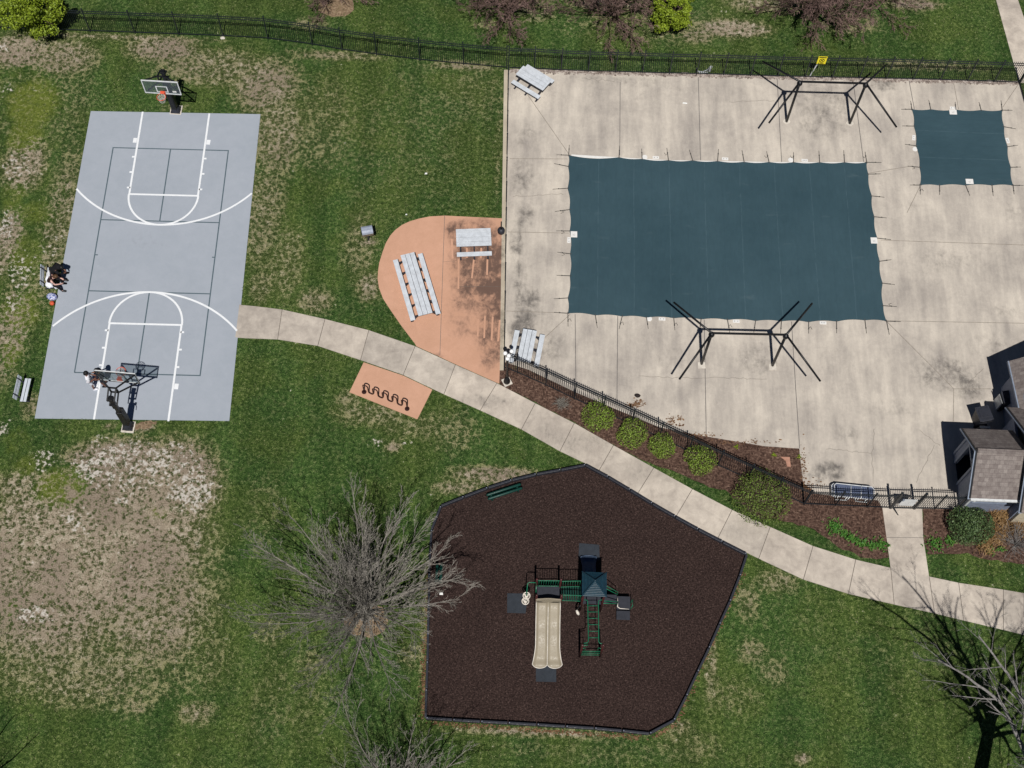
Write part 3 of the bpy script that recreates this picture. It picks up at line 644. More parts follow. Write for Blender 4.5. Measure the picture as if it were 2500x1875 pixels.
# scattered rubble and fallen leaves: uncountable ground cover
mb = MB(); r = random.Random(21)
for i in range(620):
    t = r.random(); a = P(1247 + t * 1236, 170.5 + t * 30 + r.uniform(0, 8), .03); s = r.uniform(.02, .07)
    mb.ball(a.x, a.y, .04, s, 6, r.uniform(.8, 1.5), r.uniform(.7, 1.2), .6)
o = mb.build('rubble', 'gravel'); tag(o, 'pale broken stones along the foot of the back pool fence', 'stones', kind='stuff')
mb = MB()
def leafbits(px, py, rx, ry, n, s=.05, z=.034):
    for i in range(n):
        a = P(px + r.gauss(0, rx), py + r.gauss(0, ry), z); k = r.uniform(0, 6.3); q = r.uniform(.5, 1.3) * s
        mb.quad(*[(a.x + q * math.cos(k + t), a.y + q * .6 * math.sin(k + t), z + r.uniform(.004, .03)) for t in (0, 1.6, 3.1, 4.7)])
for b in ((1548, 990, 10, 3, 60), (1562, 983, 6, 4, 50), (1640, 1026, 7, 7, 45), (1660, 1022, 4, 3, 24), (1661, 1039, 5, 2, 20), (1720, 1061, 20, 3, 40), (1800, 1080, 60, 3, 60), (1962, 1140, 5, 30, 70), (1965, 1190, 8, 8, 60), (1985, 1182, 14, 10, 24)): leafbits(*b)
o = mb.build('fallen_leaves', 'litter'); tag(o, 'small brown leaf litter blown onto the pool deck', 'leaves', kind='stuff')
mb = MB()
for (x0, y0, x1, y1, n) in ((1037, 1560, 1033, 1750, 260), (1046, 1765, 1560, 1800, 420), (1590, 1802, 1650, 1770, 60), (1655, 1760, 1815, 1400, 200), (1046, 1400, 1042, 1560, 120), (1110, 1222, 1420, 1136, 60)):
    for i in range(n):
        t = r.random(); leafbits(x0 + (x1 - x0) * t, y0 + (y1 - y0) * t, 3.5, 3.0, 1, .05, .004)
o = mb.build('fallen_leaves', 'litter'); tag(o, 'orange brown dead leaves along the play border outside', 'leaves', kind='stuff')
# ================================================================== FENCES
def fence(name, label, pts, zb=0.0, h=1.83, bays=None, skip=()):
    """posts at the survey points, a picket panel with three rails between"""
    G = [P(a, b, 0) for a, b in pts]; root = thing(name, label, 'fence', (G[0].x, G[0].y, 0))
    for i, g in enumerate(G):
        p = MB(); p.box(g.x, g.y, zb + (h + .06) / 2, .06, .06, h + .06, 0); p.box(g.x, g.y, zb + h + .075, .075, .075, .03); p.build('post', 'fence', root, True)
    for i, (a, b) in enumerate(zip(G[:-1], G[1:])):
        if i in skip: continue
        m = MB(); d = b - a; L = d.length; u = d.normalized()
        for z in (.12, h - .28, h - .12): m.bar(a + u * .035 + Vector((0, 0, zb + z)), b - u * .035 + Vector((0, 0, zb + z)), .032, .036)
        k = max(2, round(L / .105))
        for j in range(1, k):
            q = a + d * j / k; ang = math.atan2(d.y, d.x)
            m.box(q.x, q.y, zb + .05 + (h - .05) / 2, .018, .018, h - .05, ang)
            m.add([(q.x - .012, q.y - .012, zb + h), (q.x + .012, q.y - .012, zb + h), (q.x + .012, q.y + .012, zb + h), (q.x - .012, q.y + .012, zb + h), (q.x, q.y, zb + h + .05)], [(0, 1, 4), (1, 2, 4), (2, 3, 4), (3, 0, 4)])
        m.build('picket_panel', 'fence', root, True)
    return root
fence('picket_fence', 'black picket fence running across the lawn behind the grey court', [(-103, 66), (5, 70), (113, 73.5), (221, 77.5), (330, 81.6), (437, 85.4), (545.4, 89.7), (654.7, 95.5), (763, 110), (835.6, 123), (919.5, 134.6), (1025, 147.6), (1131.5, 157.7), (1237, 167)])
fence('picket_fence', 'black picket fence along the back edge of the pool deck by the yellow sign', [(1242, 167.5), (1305, 169), (1370, 173), (1436, 175.6), (1502, 177), (1568, 179), (1634, 181), (1700, 182.3), (1766, 184), (1831.7, 186), (1898, 188), (1964.7, 189.5), (2030.7, 191), (2097, 192), (2162.4, 193.4), (2228, 195), (2294, 197), (2360.5, 199), (2425.6, 201), (2486.4, 203.5)])
fence('picket_fence', 'black picket fence seen edge-on between the lawn and the pool deck', [(1241.6, 175)] + [(1241.2 - 10.2 * k / 12 - (0 if k < 6 else 0), 172 + t) for k, t in [(1, 48), (2, 98), (3, 150), (4, 205), (5, 262), (6, 321), (7, 383), (8, 448), (9, 515), (10, 585), (11, 657), (12, 731)]])
DIAG = [(1231.5, 899), (1263, 911), (1332.6, 942), (1402, 975), (1471.5, 1006), (1541, 1037.5), (1609, 1069.5), (1680, 1103), (1752, 1137), (1824.5, 1170), (1893, 1201), (1961, 1231)]
fence('picket_fence', 'black picket fence slanting beside the sidewalk behind the row of round shrubs', DIAG)
fence('picket_fence', 'short black picket fence in front of the lounge chairs, ending at the gate', [(1963, 1231.5), (2038.7, 1235), (2116, 1238.5), (2171, 1241)])
fence('picket_fence', 'short black picket fence between the gate and the shingled hut', [(2233, 1242.5), (2281, 1243), (2334, 1244.5)])
fence('picket_fence', 'black picket fence turning away down the side of the small covered pool', [(2487.5, 206), (2503, 262), (2521, 330), (2540, 405)])

# gate with a white board
ga, gb = P(2173.5, 1241.2), P(2231, 1242.5)
t = thing('pool_gate', 'black picket gate with a blank white board on it', 'gate', (ga.x, ga.y, 0))
for q in (ga, gb): m = MB(); m.box(q.x, q.y, 1.05, .09, .09, 2.1); m.box(q.x, q.y, 2.11, .11, .11, .03); m.build('gate_post', 'fence', t, True)
u = (gb - ga).normalized(); a, b = ga + u * .08, gb - u * .08; m = MB()
for z in (.1, 1.2, 1.68): m.bar(a + Vector((0, 0, z)), b + Vector((0, 0, z)), .035, .045)
for q in (a, b): m.bar(q + Vector((0, 0, .06)), q + Vector((0, 0, 1.8)), .04)
for j in range(1, 11): q = a.lerp(b, j / 11); m.bar(q + Vector((0, 0, .08)), q + Vector((0, 0, 1.86)), .018)
m.build('gate_leaf', 'fence', t, True)
m = MB(); q0, q1 = a.lerp(b, .14), a.lerp(b, .86); mid = (q0 + q1) / 2; m.box(mid.x, mid.y - .045, .98, (q1 - q0).length, .018, .8); sg = m.build('sign_board', 'wframe', t, True)
m = MB(); m.box(mid.x - .3, mid.y - .055, 1.3, .09, .06, .16); m.build('latch', 'steel', t, True)
m = MB(); m.bar((a.x - .02, a.y - .03, .3), (a.x + .26, a.y - .34, .02), .04); m.build('drop_stop', 'fence', t, True)

# yellow warning sign on a white post
b0 = P(1976, 187.5); t = thing('warning_sign', 'yellow warning sign with a dark ring emblem on a white post', 'sign', (b0.x, b0.y, 0))
cz = 1.75; ctr = P(2007, 147, cz); m = MB(); top = Vector((ctr.x - .02, ctr.y + .03, 0))
m.tube([(b0.x, b0.y, 0), (b0.x + (ctr.x - b0.x) * .85, b0.y + (ctr.y - b0.y) * .5 + .04, cz)], .032, 10); m.build('signpost', 'wframe', t, True)
m = MB(); fy = ctr.y - .01
m.box(ctr.x, ctr.y, cz, .48, .012, .62); pn = m.build('panel', 'yellow', t, True, bevel=.004)
m = MB(); m.box(ctr.x, fy, cz + .235, .40, .01, .075); m.build('header_bar', 'ink', t, True)
m = MB(); m.ring((ctr.x, fy - .002, cz - .02), .135, .016, 28, 6, (0, 1, 0)); m.bar((ctr.x - .09, fy, cz + .07), (ctr.x + .09, fy, cz - .11), .03, .012, (0, 1, 0)); m.bar((ctr.x - .07, fy - .004, cz - .08), (ctr.x + .03, fy - .004, cz + .02), .035, .012, (0, 1, 0)); m.ball(ctr.x + .05, fy - .004, cz + .045, .022, 8); m.build('emblem', 'ink', t, True)
m = MB(); m.box(ctr.x - .02, fy, cz - .225, .30, .008, .022); m.box(ctr.x - .13, fy, cz - .268, .07, .008, .03); m.box(ctr.x + .04, fy, cz - .268, .2, .008, .016); m.build('small_print', 'ink', t, True)

# bent pale frame behind the back fence
b0 = P(1722, 178); t = thing('bent_frame', 'bent pale grey metal frame standing behind the back pool fence', 'frame', (b0.x, b0.y, 0)); m = MB()
m.tube([P(1701, 166, .3), P(1704, 174, .05), P(1716, 175, .05), P(1728, 170, .2), P(1733, 163, .55), P(1737, 161, .6)], .03, 8); m.tube([P(1704, 174, .05), P(1706, 178, .05), P(1728, 176, .05), P(1734, 166, .5)], .025, 8); m.build('tube_frame', 'wchair', t, True)
m = MB(); m.bar(P(1731.5, 175, .1), P(1737, 162, .6), .12, .03); m.build('slat', 'wchair', t, True)

# ================================================================== POOL COVERS
def cover(name, label, top, right, bottom, left, mat, labels, seam_sag=.012, smax=.8):
    # side point lists run clockwise from the top-left corner; between points the hem is scalloped inwards
    ring = [P(*q, .045) for q in top[:-1] + right[:-1] + bottom[:-1] + left[:-1]]
    cen = sum(ring, Vector()) / len(ring); pts = []
    n = len(ring)
    for i in range(n):
        a, b = ring[i], ring[(i + 1) % n]; d = b - a; nn = Vector((-d.y, d.x, 0)).normalized()
        if nn.dot(cen - a) < 0: nn = -nn
        k = 10
        for j in range(k):
            f = j / k; pts.append(a + d * f + nn * (d.length * .055 * math.sin(math.pi * f)))
    root_ = slab(name, pts, .052, mat, z0=.035, grid=.6)
    del root_['kind']; tag(root_, label, 'pool cover')
    me = root_.data
    for v in me.vertices:
        if v.co.z > .05:
            e = min((Vector((p.x, p.y)) - v.co.xy).length for p in pts[::3]); v.co.z += min(.012, e * .01) * (math.sin(v.co.x * 1.7) + math.sin(v.co.y * 1.3 + v.co.x * .6)) * .5
    ROOT[root_.name] = ((0, 0, 0), 0); r = random.Random(len(ring)); corner = {0, len(top) - 1, len(top) + len(right) - 2, len(top) + len(right) + len(bottom) - 3}
    for i, a in enumerate(ring):
        pv, nx_ = ring[i - 1], ring[(i + 1) % n]
        dirs = []
        if i in corner:
            for o_ in (pv, nx_): dirs.append((a - o_).normalized())
        else:
            d = (nx_ - pv); nn = Vector((-d.y, d.x, 0)).normalized(); nn = -nn if nn.dot(cen - a) > 0 else nn
            dirs.append((nn + d.normalized() * r.uniform(-.22, .22)).normalized())
        for d in dirs:
            L = smax * r.uniform(.78, 1.0); m = MB(); m.bar(a - d * .08 + Vector((0, 0, .012)), a + d * L * .62 + Vector((0, 0, -.002)), .042, .008); m.bar(a + d * L * .6 + Vector((0, 0, .004)), a + d * L + Vector((0, 0, -.004)), .026, .01)
            m.box(a.x + d.x * L * .6, a.y + d.y * L * .6, .055, .06, .06, .014, math.atan2(d.y, d.x))
            if r.random() < .22:
                s_ = Vector((-d.y, d.x, 0)); m.tube([a + d * L * .55 + Vector((0, 0, .01)), a + d * L * .4 + s_ * .1 + Vector((0, 0, .01)), a + d * L * .62 + s_ * .17 + Vector((0, 0, .004))], .012, 5)
            m.build('strap', 'strap', root_, True)
    for (px, py, sx, sy) in labels:
        q = P(px, py, 0); m = MB(); m.box(q.x, q.y, .078, sx, sy, .008, .02); lb = m.build('warning_label', 'tile', root_, True)
        m = MB()
        for k in range(3): m.box(q.x + (-.05 + .05 * k), q.y + .02 * (k - 1), .0835, .05, .014, .004, .02)
        m.box(q.x, q.y - .06, .0835, .12, .016, .004, .02); m.build('print', 'inkg', lb, True)
    return root_
cover('pool_cover', 'large dark blue mesh cover strapped over the main pool',
      [(1388.5, 379), (1511.4, 384), (1567.8, 387.7), (1632, 391), (1691, 391.5), (1752, 393), (1816.6, 395), (1877.4, 395.4), (1937.5, 395.8), (2001, 396), (2061.7, 396), (2116, 396.4)],
      [(2116, 396.4), (2120.4, 425.3), (2128.7, 478.5), (2134.9, 529.4), (2142, 581.5), (2148, 638), (2155, 691.5), (2156.6, 746.4), (2164.4, 784)],
      [(2164.4, 784), (2111.7, 782), (2042.3, 785), (1974.3, 786.4), (1907.7, 784.5), (1844.7, 783.5), (1776, 781), (1711.6, 779.7), (1645, 776.8), (1578.5, 775.4), (1519, 772.5), (1453.5, 770), (1386.5, 765)],
      [(1386.5, 765), (1386, 727.6), (1391, 673.5), (1391.5, 619.7), (1390.5, 564), (1390, 512), (1385.5, 459.8), (1387, 406.5), (1388.5, 379)],
      'cover', [(1401, 574, .34, .36), (2133, 589, .34, .36)])
cover('pool_cover', 'small dark blue mesh cover strapped over the wading pool',
      [(2226, 266.8), (2272.3, 266.8), (2333.6, 267.6), (2395.2, 268.5), (2446.8, 269)], [(2446.8, 269), (2451.7, 309.6), (2460.3, 358.2), (2468, 408.5), (2473.4, 452.8)],
      [(2473.4, 452.8), (2422, 452.8), (2357.6, 452.8), (2294, 452.8), (2246.2, 452)], [(2246.2, 452), (2244.8, 408.5), (2236, 355.9), (2231, 308), (2226, 266.8)],
      'cover2', [(2325.8, 275.6, .4, .32), (2366, 445, .4, .32)], smax=.66)
def depth_tile(px, py, lab, rot=0.0, n=2):
    q = P(px, py); m = MB(); m.box(0, 0, .036, .34, .17, .012); o = m.build('depth_marker', 'tile'); o.location = (q.x, q.y, 0); o.rotation_euler = (0, 0, rot); ROOT[o.name] = ((q.x, q.y, 0), rot); tag(o, lab, 'depth marker', 'white depth markers round the pools')
    m = MB()
    for k in range(n): m.box(-.08 + .16 * k / max(1, n - 1) * 1.0, 0, .0425, .035, .05, .004)
    m.build('mark', 'inkg', o)
for px, py, lab, rot, n in ((1601, 385.5, 'white depth tile beside the round lid at the left of the pool top edge', 0, 2), (1770, 388.7, 'white depth tile at the middle of the main pool top edge', 0, 2), (1964, 392.5, 'white depth tile with three marks at the right of the main pool top edge', 0, 3),
        (1616, 779.5, 'white depth tile below the main pool left of the shade frame', 0, 2), (1797, 785, 'white depth tile below the main pool behind the shade frame beams', 0, 2), (2009, 789, 'white depth tile below the main pool by its bottom right corner', 0, 3), (1389, 587, 'white depth tile at the left edge of the main pool', 1.57, 2),
        (2326, 264.6, 'white depth tile at the top edge of the wading pool', 0, 2), (2230.5, 337, 'white depth tile at the left edge of the wading pool', 1.45, 2), (2459.5, 344, 'white depth tile at the right edge of the wading pool', 1.75, 3)): depth_tile(px, py, lab, rot, n)
for px, py, lab in ((1574, 384.5, 'round white skimmer lid at the left of the pool top edge'), (1930, 391.5, 'round white skimmer lid right of the pool top middle'), (1585, 779, 'round white skimmer lid below the bottom edge of the pool'), (2233.5, 365, 'round white skimmer lid by the left edge of the wading pool')):
    q = P(px, py); m = MB(); m.lathe(0, 0, [(.14, .03), (.14, .044), (.12, .047), (.03, .046)], 20); o = m.build('skimmer_lid', 'tile'); o.location = (q.x, q.y, 0); tag(o, lab, 'lid', 'white skimmer lids')

# ================================================================== SHADE FRAMES (canvas off)
def shade_frame(label, posts, arms, zt=3.44, plate='square'):
    a, b = Vector(posts[0]), Vector(posts[1]); t = thing('shade_frame', label, 'shade frame', ((a.x + b.x) / 2, (a.y + b.y) / 2, 0), 0, 'canopy frames beside the main pool')
    for i, q in enumerate((a, b)):
        m = MB(); m.tube([(q.x, q.y, .03), (q.x, q.y, zt)], .068, 12); m.build('post', 'black', t, True, True)
        m = MB()
        if plate == 'square': m.box(q.x, q.y - .08, .04, .36, .34, .02, .05)
        else: m.lathe(q.x, q.y, [(.2, .03), (.2, .045), (.02, .045)], 20, 1, .8)
        m.build('base_plate', 'footing', t, True)
        m = MB(); m.ball(q.x, q.y - .02, zt - .12, .15, 12, 1, 1, 1.1); m.lathe(q.x, q.y, [(.08, zt - .35), (.1, zt - .3), (.09, zt - .1), (.05, zt + .04)], 12)
        for k in range(5): m.ball(q.x + .11 * math.cos(k * 1.25), q.y + .11 * math.sin(k * 1.25), zt - .12, .022, 6)
        m.build('hub', 'black', t, True, True)
    m = MB(); m.bar((a.x, a.y, zt), (b.x, b.y, zt), .09, .07); m.build('ridge_beam', 'black', t, True)
    for i, (x, y, z) in arms:
        q = (a, b)[i]; m = MB(); m.tube([(q.x, q.y, zt), (x, y, z)], [.056, .05], 8); m.build('hip_arm', 'black', t, True, True)
shade_frame('bare black shade frame with square white base plates below the main pool', [(9.393, 29.137, 0), (12.93, 29.2, 0)], [(0, (7.70, 31.08, 2.76)), (0, (7.91, 27.03, 2.62)), (1, (14.47, 31.40, 2.6)), (1, (14.61, 27.19, 2.66))])
shade_frame('bare black shade frame with round base plates near the yellow sign and back fence', [(14.376, 43.957, 0), (17.813, 44.0, 0)], [(0, (12.67, 45.88, 2.64)), (0, (12.84, 41.97, 2.58)), (1, (19.29, 46.03, 2.56)), (1, (19.52, 42.05, 2.52))], 3.54, 'round')

# ================================================================== BASKETBALL HOOPS
def hoop(label, base, bc, rz, z0=2.78, seen_from_back=False):
    """base = pole foot, bc = middle of the backboard in plan; local +Y points from pole to board"""
    t = thing('basketball_hoop', label, 'basketball hoop', (base[0], base[1], 0), rz, 'hoops at the two ends of the court')
    dx, dy = bc[0] - base[0], bc[1] - base[1]; ca, sa = math.cos(-rz), math.sin(-rz); bx, by = dx * ca - dy * sa, dx * sa + dy * ca
    W2, Hh = .95, 1.06; zt = z0 + Hh
    m = MB(); m.box(0, -.02, .02, .62, .6, .05); m.build('footing', 'footing', t)
    m = MB(); m.box(0, 0, .07, .5, .46, .06); m.lathe(0, 0, [(.27, .1), (.22, .3), (.15, .42)], 10); m.build('base_boot', 'dkplastic', t)
    m = MB(); m.box(0, .0, 1.7, .17, .17, 3.3); m.box(0, 0, 3.36, .22, .24, .14); m.build('pole', 'black', t, bevel=.01)
    m = MB(); m.box(0, .05, 1.12, .30, .34, 1.5); m.box(0, .24, 1.2, .26, .06, 1.2); m.build('pole_pad', 'pad', t, bevel=.04)
    m = MB(); m.tube([(.2, -.05, 2.2), (.26, -.05, 1.95), (.26, -.05, 1.7)], .02, 6); m.box(.2, -.05, 2.25, .1, .08, .16); m.box(-.18, .02, 2.5, .05, .05, .75); m.build('height_crank', 'black', t)
    m = MB(); yf = by * .42
    for s in (-1, 1):
        m.bar((s * .17, -.14, 2.8), (s * .17, yf, 3.02), .06); m.bar((s * .17, -.12, 3.3), (s * .17, yf, 3.5), .06)
        m.bar((s * .17, yf, 2.98), (s * .17, yf, 3.54), .065)
        m.bar((s * .17, yf, 3.5), (bx + s * .88, by - .04, zt - .12), .06); m.bar((s * .17, yf, 3.02), (bx + s * .84, by - .04, z0 + .1), .06)
    for y, z in ((yf, 3.5), (yf, 3.02), (-.12, 2.82), (-.1, 3.3)): m.bar((-.17, y, z), (.17, y, z), .065)
    m.build('lift_arms', 'black', t)
    m = MB(); m.box(bx, by, z0 + Hh / 2, W2 * 2 - .08, .012, Hh - .08); bd = m.build('backboard', 'glass', t)
    m = MB()
    for z in (z0 + .025, zt - .025): m.box(bx, by, z, W2 * 2, .05, .05)
    for s in (-1, 1): m.box(bx + s * (W2 - .025), by, z0 + Hh / 2, .05, .046, Hh - .1)
    m.build('board_frame', 'wframe', bd)
    m = MB()
    for z in (z0 + .025, zt - .025): m.box(bx, by - .034, z, W2 * 2 - .02, .014, .04)
    for s in (-1, 1): m.box(bx + s * (W2 - .025), by - .034, z0 + Hh / 2, .04, .014, Hh - .12)
    m.build('back_brace', 'black', bd)
    m = MB()
    for z in (z0 + .17, z0 + .60): m.box(bx, by + .010, z, .61, .006, .052)
    for s in (-1, 1): m.box(bx + s * .28, by + .010, z0 + .385, .05, .006, .38)
    m.build('shooter_square', 'white', bd)
    m = MB(); m.box(bx - .62, by + .009, z0 + .23, .2, .005, .13); m.build('maker_plate', 'tile', bd)
    m = MB(); m.box(bx, by + .03, z0 + .12, .26, .05, .2); m.box(bx, by + .09, z0 + .22, .2, .16, .03); rm = m.build('rim_bracket', 'orange', t)
    m = MB(); m.ring((bx, by + .40, z0 + .25), .228, .014, 32, 8); m.build('rim', 'orange', rm)
    m = MB()
    for k in range(14):
        a0, a1, a2 = (2 * math.pi * (k + d) / 14 for d in (0, .5, -.5))
        for e in (a1, a2): m.tube([(bx + .225 * math.cos(a0), by + .40 + .225 * math.sin(a0), z0 + .24), (bx + .17 * math.cos(e), by + .40 + .17 * math.sin(e), z0 + .05), (bx + .125 * math.cos(a0), by + .40 + .125 * math.sin(a0), z0 - .14)], .009, 3, False)
    m.build('net', 'net', rm)
    return t
hoop('basketball hoop seen from behind with two players standing under it', (-18.47, 24.60), (-18.36, 25.74), R(-3), 2.77)
hoop('basketball hoop facing the camera with orange rim and net beyond the far baseline', (-18.74, 43.17), (-18.68, 42.22), math.pi - R(1.6), 2.77)

# ================================================================== TABLES AND BENCHES
def picnic_table(label, pa, pb, wtop, L=None, sections=1, group='aluminium picnic tables'):
    """pa, pb = ends of the table top's centre line in plan"""
    pa, pb = Vector(pa), Vector(pb); cc = (pa + pb) / 2; L = L or (pb - pa).length; rz = math.atan2(pb.y - pa.y, pb.x - pa.x)
    t = thing('picnic_table', label, 'picnic table', (cc.x, cc.y, .03), rz, group)
    n = 3; pw = (wtop - .02) / n
    for k in range(n):
        m = MB()
        for s in range(sections): Ls = L / sections; m.box(-L / 2 + Ls * (s + .5), -wtop / 2 + pw * (k + .5) + .01 * k, .745, Ls - .006, pw - .006, .035)
        o = m.build('top_plank', 'alu', t, bevel=.006)
        m = MB()
        for i in range(max(3, int(L / .8)) ):
            x = -L / 2 + .15 + (L - .3) * i / (max(3, int(L / .8)) - 1)
            for e in (-.035, .035): m.lathe(x + e * .6, -wtop / 2 + pw * (k + .5) + e, [(.012, .762), (.012, .767)], 8)
        m.build('bolts', 'inkg', o)
    for s in (-1, 1):
        m = MB()
        for q in range(sections): Ls = L / sections; m.box(-L / 2 + Ls * (q + .5), s * (wtop / 2 + .29), .445, Ls - .006, .25, .035)
        m.build('seat', 'alu', t, bevel=.006)
    nf = 3 if L < 2.2 else 6
    for i in range(nf):
        x = -L / 2 + .2 + (L - .4) * i / (nf - 1); m = MB()
        y1 = wtop / 2 + .36
        m.bar((x, -y1, .41), (x, y1, .41), .07, .05); m.bar((x, -wtop / 2 + .04, .705), (x, wtop / 2 - .04, .705), .06, .045)
        for s in (-1, 1): m.bar((x, s * (wtop / 2 + .3), .02), (x, s * .16, .70), .06, .05); m.box(x, s * (wtop / 2 + .3), .012, .09, .16, .024)
        m.build('leg_frame', 'dkplastic', t)
    return t
def mid(a, b, z): return (P(*a, z) + P(*b, z)) / 2
Z = .79
picnic_table('silver picnic table standing askew in the corner of the pool deck', mid((1259.5, 180), (1278, 161.5), Z), mid((1325, 219), (1343, 201), Z), .72, 1.83)
picnic_table('short silver picnic table on the stained part of the orange patio', mid((1113, 567.6), (1114.5, 603.5), Z), mid((1198, 564.7), (1201, 600.3), Z), .80, 1.80)
picnic_table('long two-section silver picnic table on the orange patio', mid((977.3, 625), (1012.9, 617.7), Z), mid((1020.7, 769), (1055.4, 761), Z), .73, 3.62, 2)
picnic_table('silver picnic table on the deck behind the lamp post', mid((1277.2, 803), (1310.9, 808), Z), mid((1262.3, 878.5), (1294.8, 885.6), Z), .70, 1.80)

def bench(label, pa, pb, face):
    pa, pb = Vector(pa), Vector(pb); cc = (pa + pb) / 2; L = (pb - pa).length
    rz = math.atan2(pb.y - pa.y, pb.x - pa.x)  # local +X along bench; sitter faces local -Y
    t = thing('park_bench', label, 'bench', (cc.x, cc.y, 0), rz, 'grey benches beside the court')
    for k, y in enumerate((-.13, .03)): m = MB(); m.box(0, y, .45, L, .135, .035); m.build('seat_slat', 'alub', t, bevel=.006)
    for z, y in ((.64, .245), (.80, .30)):
        m = MB(); a = R(18); m.bar((-L / 2, y, z), (L / 2, y, z), .03, .13, (0, .3, .95)); m.build('back_slat', 'alub', t, bevel=.005)
    for s in (-1, 1):
        x = s * (L / 2 - .2); m = MB(); m.bar((x, .14, .43), (x, .335, .9), .05); m.bar((x, .12, .0), (x, .12, .43), .06); m.bar((x, -.2, .41), (x, .2, .41), .05); m.bar((x, -.2, .02), (x, .3, .02), .06, .04); m.build('leg', 'dkplastic', t)
    return t
Zs = .46
b1 = bench('empty grey slatted bench on the grass beside the near end of the court', mid((45, 980), (62, 980), Zs), mid((57.6, 923.7), (75, 924), Zs), 0)
bn0 = P(110, 643, 0); b2c = (P(100, 690, .8), P(101.5, 643, .8))
ba, bb = P(101.5, 643, .85), P(100, 692, .85); off = Vector((.28, 0, 0)); ba.z = bb.z = 0
b2 = bench('grey slatted bench with two people and white clothes on it', bb + off, ba + off, 0)
# ================================================================== PLAYGROUND
# border timbers
B = PLAY
TN = [(1429.5, 1139), (1368.8, 1151), (1309.4, 1161.5), (1250, 1176), (1191.4, 1194.7), (1133.6, 1216.4), (1077, 1239), (1054, 1296), (1050.5, 1352), (1048, 1408), (1047, 1478), (1045.5, 1547), (1044, 1616), (1041.5, 1684), (1039.6, 1755), (1105, 1759.5), (1173, 1763.5), (1240, 1767), (1310, 1771), (1380, 1775.5), (1450, 1780), (1517.8, 1786), (1584, 1793), (1643.6, 1761), (1674, 1701.7), (1701.5, 1643), (1729, 1586), (1754.5, 1528), (1780, 1471.7), (1804, 1410), (1821.5, 1356.8), (1763, 1327), (1704, 1296.5), (1648, 1265.6), (1592, 1233.5), (1538, 1200.5), (1484.5, 1168.7)]
tg = PL(TN)
for i in range(len(tg)):
    a, b = tg[i], tg[(i + 1) % len(tg)]; d = b - a; L = d.length; q = (a + b) / 2
    o = thing('border_timber', 'black plastic border timber edging the play surface', 'border timber', (q.x, q.y, 0), math.atan2(d.y, d.x), 'border timbers round the play surface')
    m = MB(); m.box(0, 0, .13, L - .03, .11, .27); m.build('timber', 'dkplastic', o, bevel=.02)
    m = MB(); m.lathe(-L / 2 + .07, 0, [(.055, .262), (.05, .285), (.02, .29)], 10); m.build('end_cap', 'dkplastic', o); m = MB(); m.lathe(-L / 2 + .07, 0, [(.022, .288), (.018, .297)], 8); m.build('stake_head', 'steel', o)

def mat_pad(label, pts, z=.075):
    q = PL(pts, z); cc = sum(q, Vector()) / len(q); o = thing('rubber_mat', label, 'mat', (cc.x, cc.y, 0), 0, 'grey rubber wear mats'); m = MB(); m.prism([(p.x, p.y) for p in q], .05, z + r2.uniform(0, .01)); m.build('mat', 'rubber', o, True)
r2 = random.Random(4)
mat_pad('grey rubber mat at the foot of the tan slide', [(1308.5, 1622), (1358, 1622), (1358, 1665), (1308, 1664)])
mat_pad('grey rubber mat left of the play tower under the disc climber', [(1238.5, 1448.5), (1290, 1449), (1283, 1497.5), (1238, 1496)])
mat_pad('grey rubber mat above the play tower at the end of the dark slide', [(1414, 1326), (1463, 1330), (1464, 1368), (1412, 1366)])

ctr = P(1400, 1470, .06)
pg = thing('play_structure', 'green play structure with a tan double slide and a small hip-roofed tower', 'play structure', (ctr.x, ctr.y, .05))
def part(name, mat, m, smooth=False, bevel=0.0, parent=None): return m.build(name, mat, parent or pg, True, smooth, bevel)
ZD = 1.2
d_nw, d_ne, d_sw, d_se = P(1309, 1432, ZD), P(1367, 1432.5, ZD), P(1308.7, 1468, ZD), P(1368.5, 1469, ZD)
m = MB(); m.prism([(p.x, p.y) for p in (d_nw, d_ne, d_se, d_sw)], ZD - .05, ZD); part('platform', 'vinyl', m)
def post(p, h, name='post'):
    m = MB(); m.tube([(p.x, p.y, .03), (p.x, p.y, h)], .05, 12); o = part(name, 'maroon', m, True)
    m = MB(); m.ball(p.x, p.y, h, .056, 10, 1, 1, .6); part('post_cap', 'maroon', m, True, parent=o)
for p in (d_nw, d_ne): post(p, 2.35)
for p in (d_sw, d_se): post(p, 2.2)
def barrier(a, b, z0, z1, n, name='barrier', sag=0.0, loop=True):
    m = MB(); a, b = Vector((a.x, a.y, 0)), Vector((b.x, b.y, 0))
    def at(f, z): q = a.lerp(b, f); return Vector((q.x, q.y, z - sag * f * f))
    m.tube([at(k / 8, z1) for k in range(9)], .02, 8); m.tube([at(k / 8, z0) for k in range(9)], .018, 8)
    for i in range(1, n + 1): f = i / (n + 1); m.tube([at(f, z0), at(f, z1)], .011, 6)
    return part(name, 'green', m, True)
barrier(d_nw, d_ne, ZD + .1, ZD + .95, 9)
# hand loop on the west side
m = MB(); w0 = Vector((d_nw.x - .02, d_nw.y, 0)); m.tube([(w0.x, w0.y - .05, ZD + .1), (w0.x, w0.y - .05, ZD + .85), (w0.x, w0.y - .3, ZD + .95), (w0.x, d_sw.y + .1, ZD + .6), (w0.x, d_sw.y + .1, ZD + .1)], .018, 8); part('hand_loop', 'green', m, True)
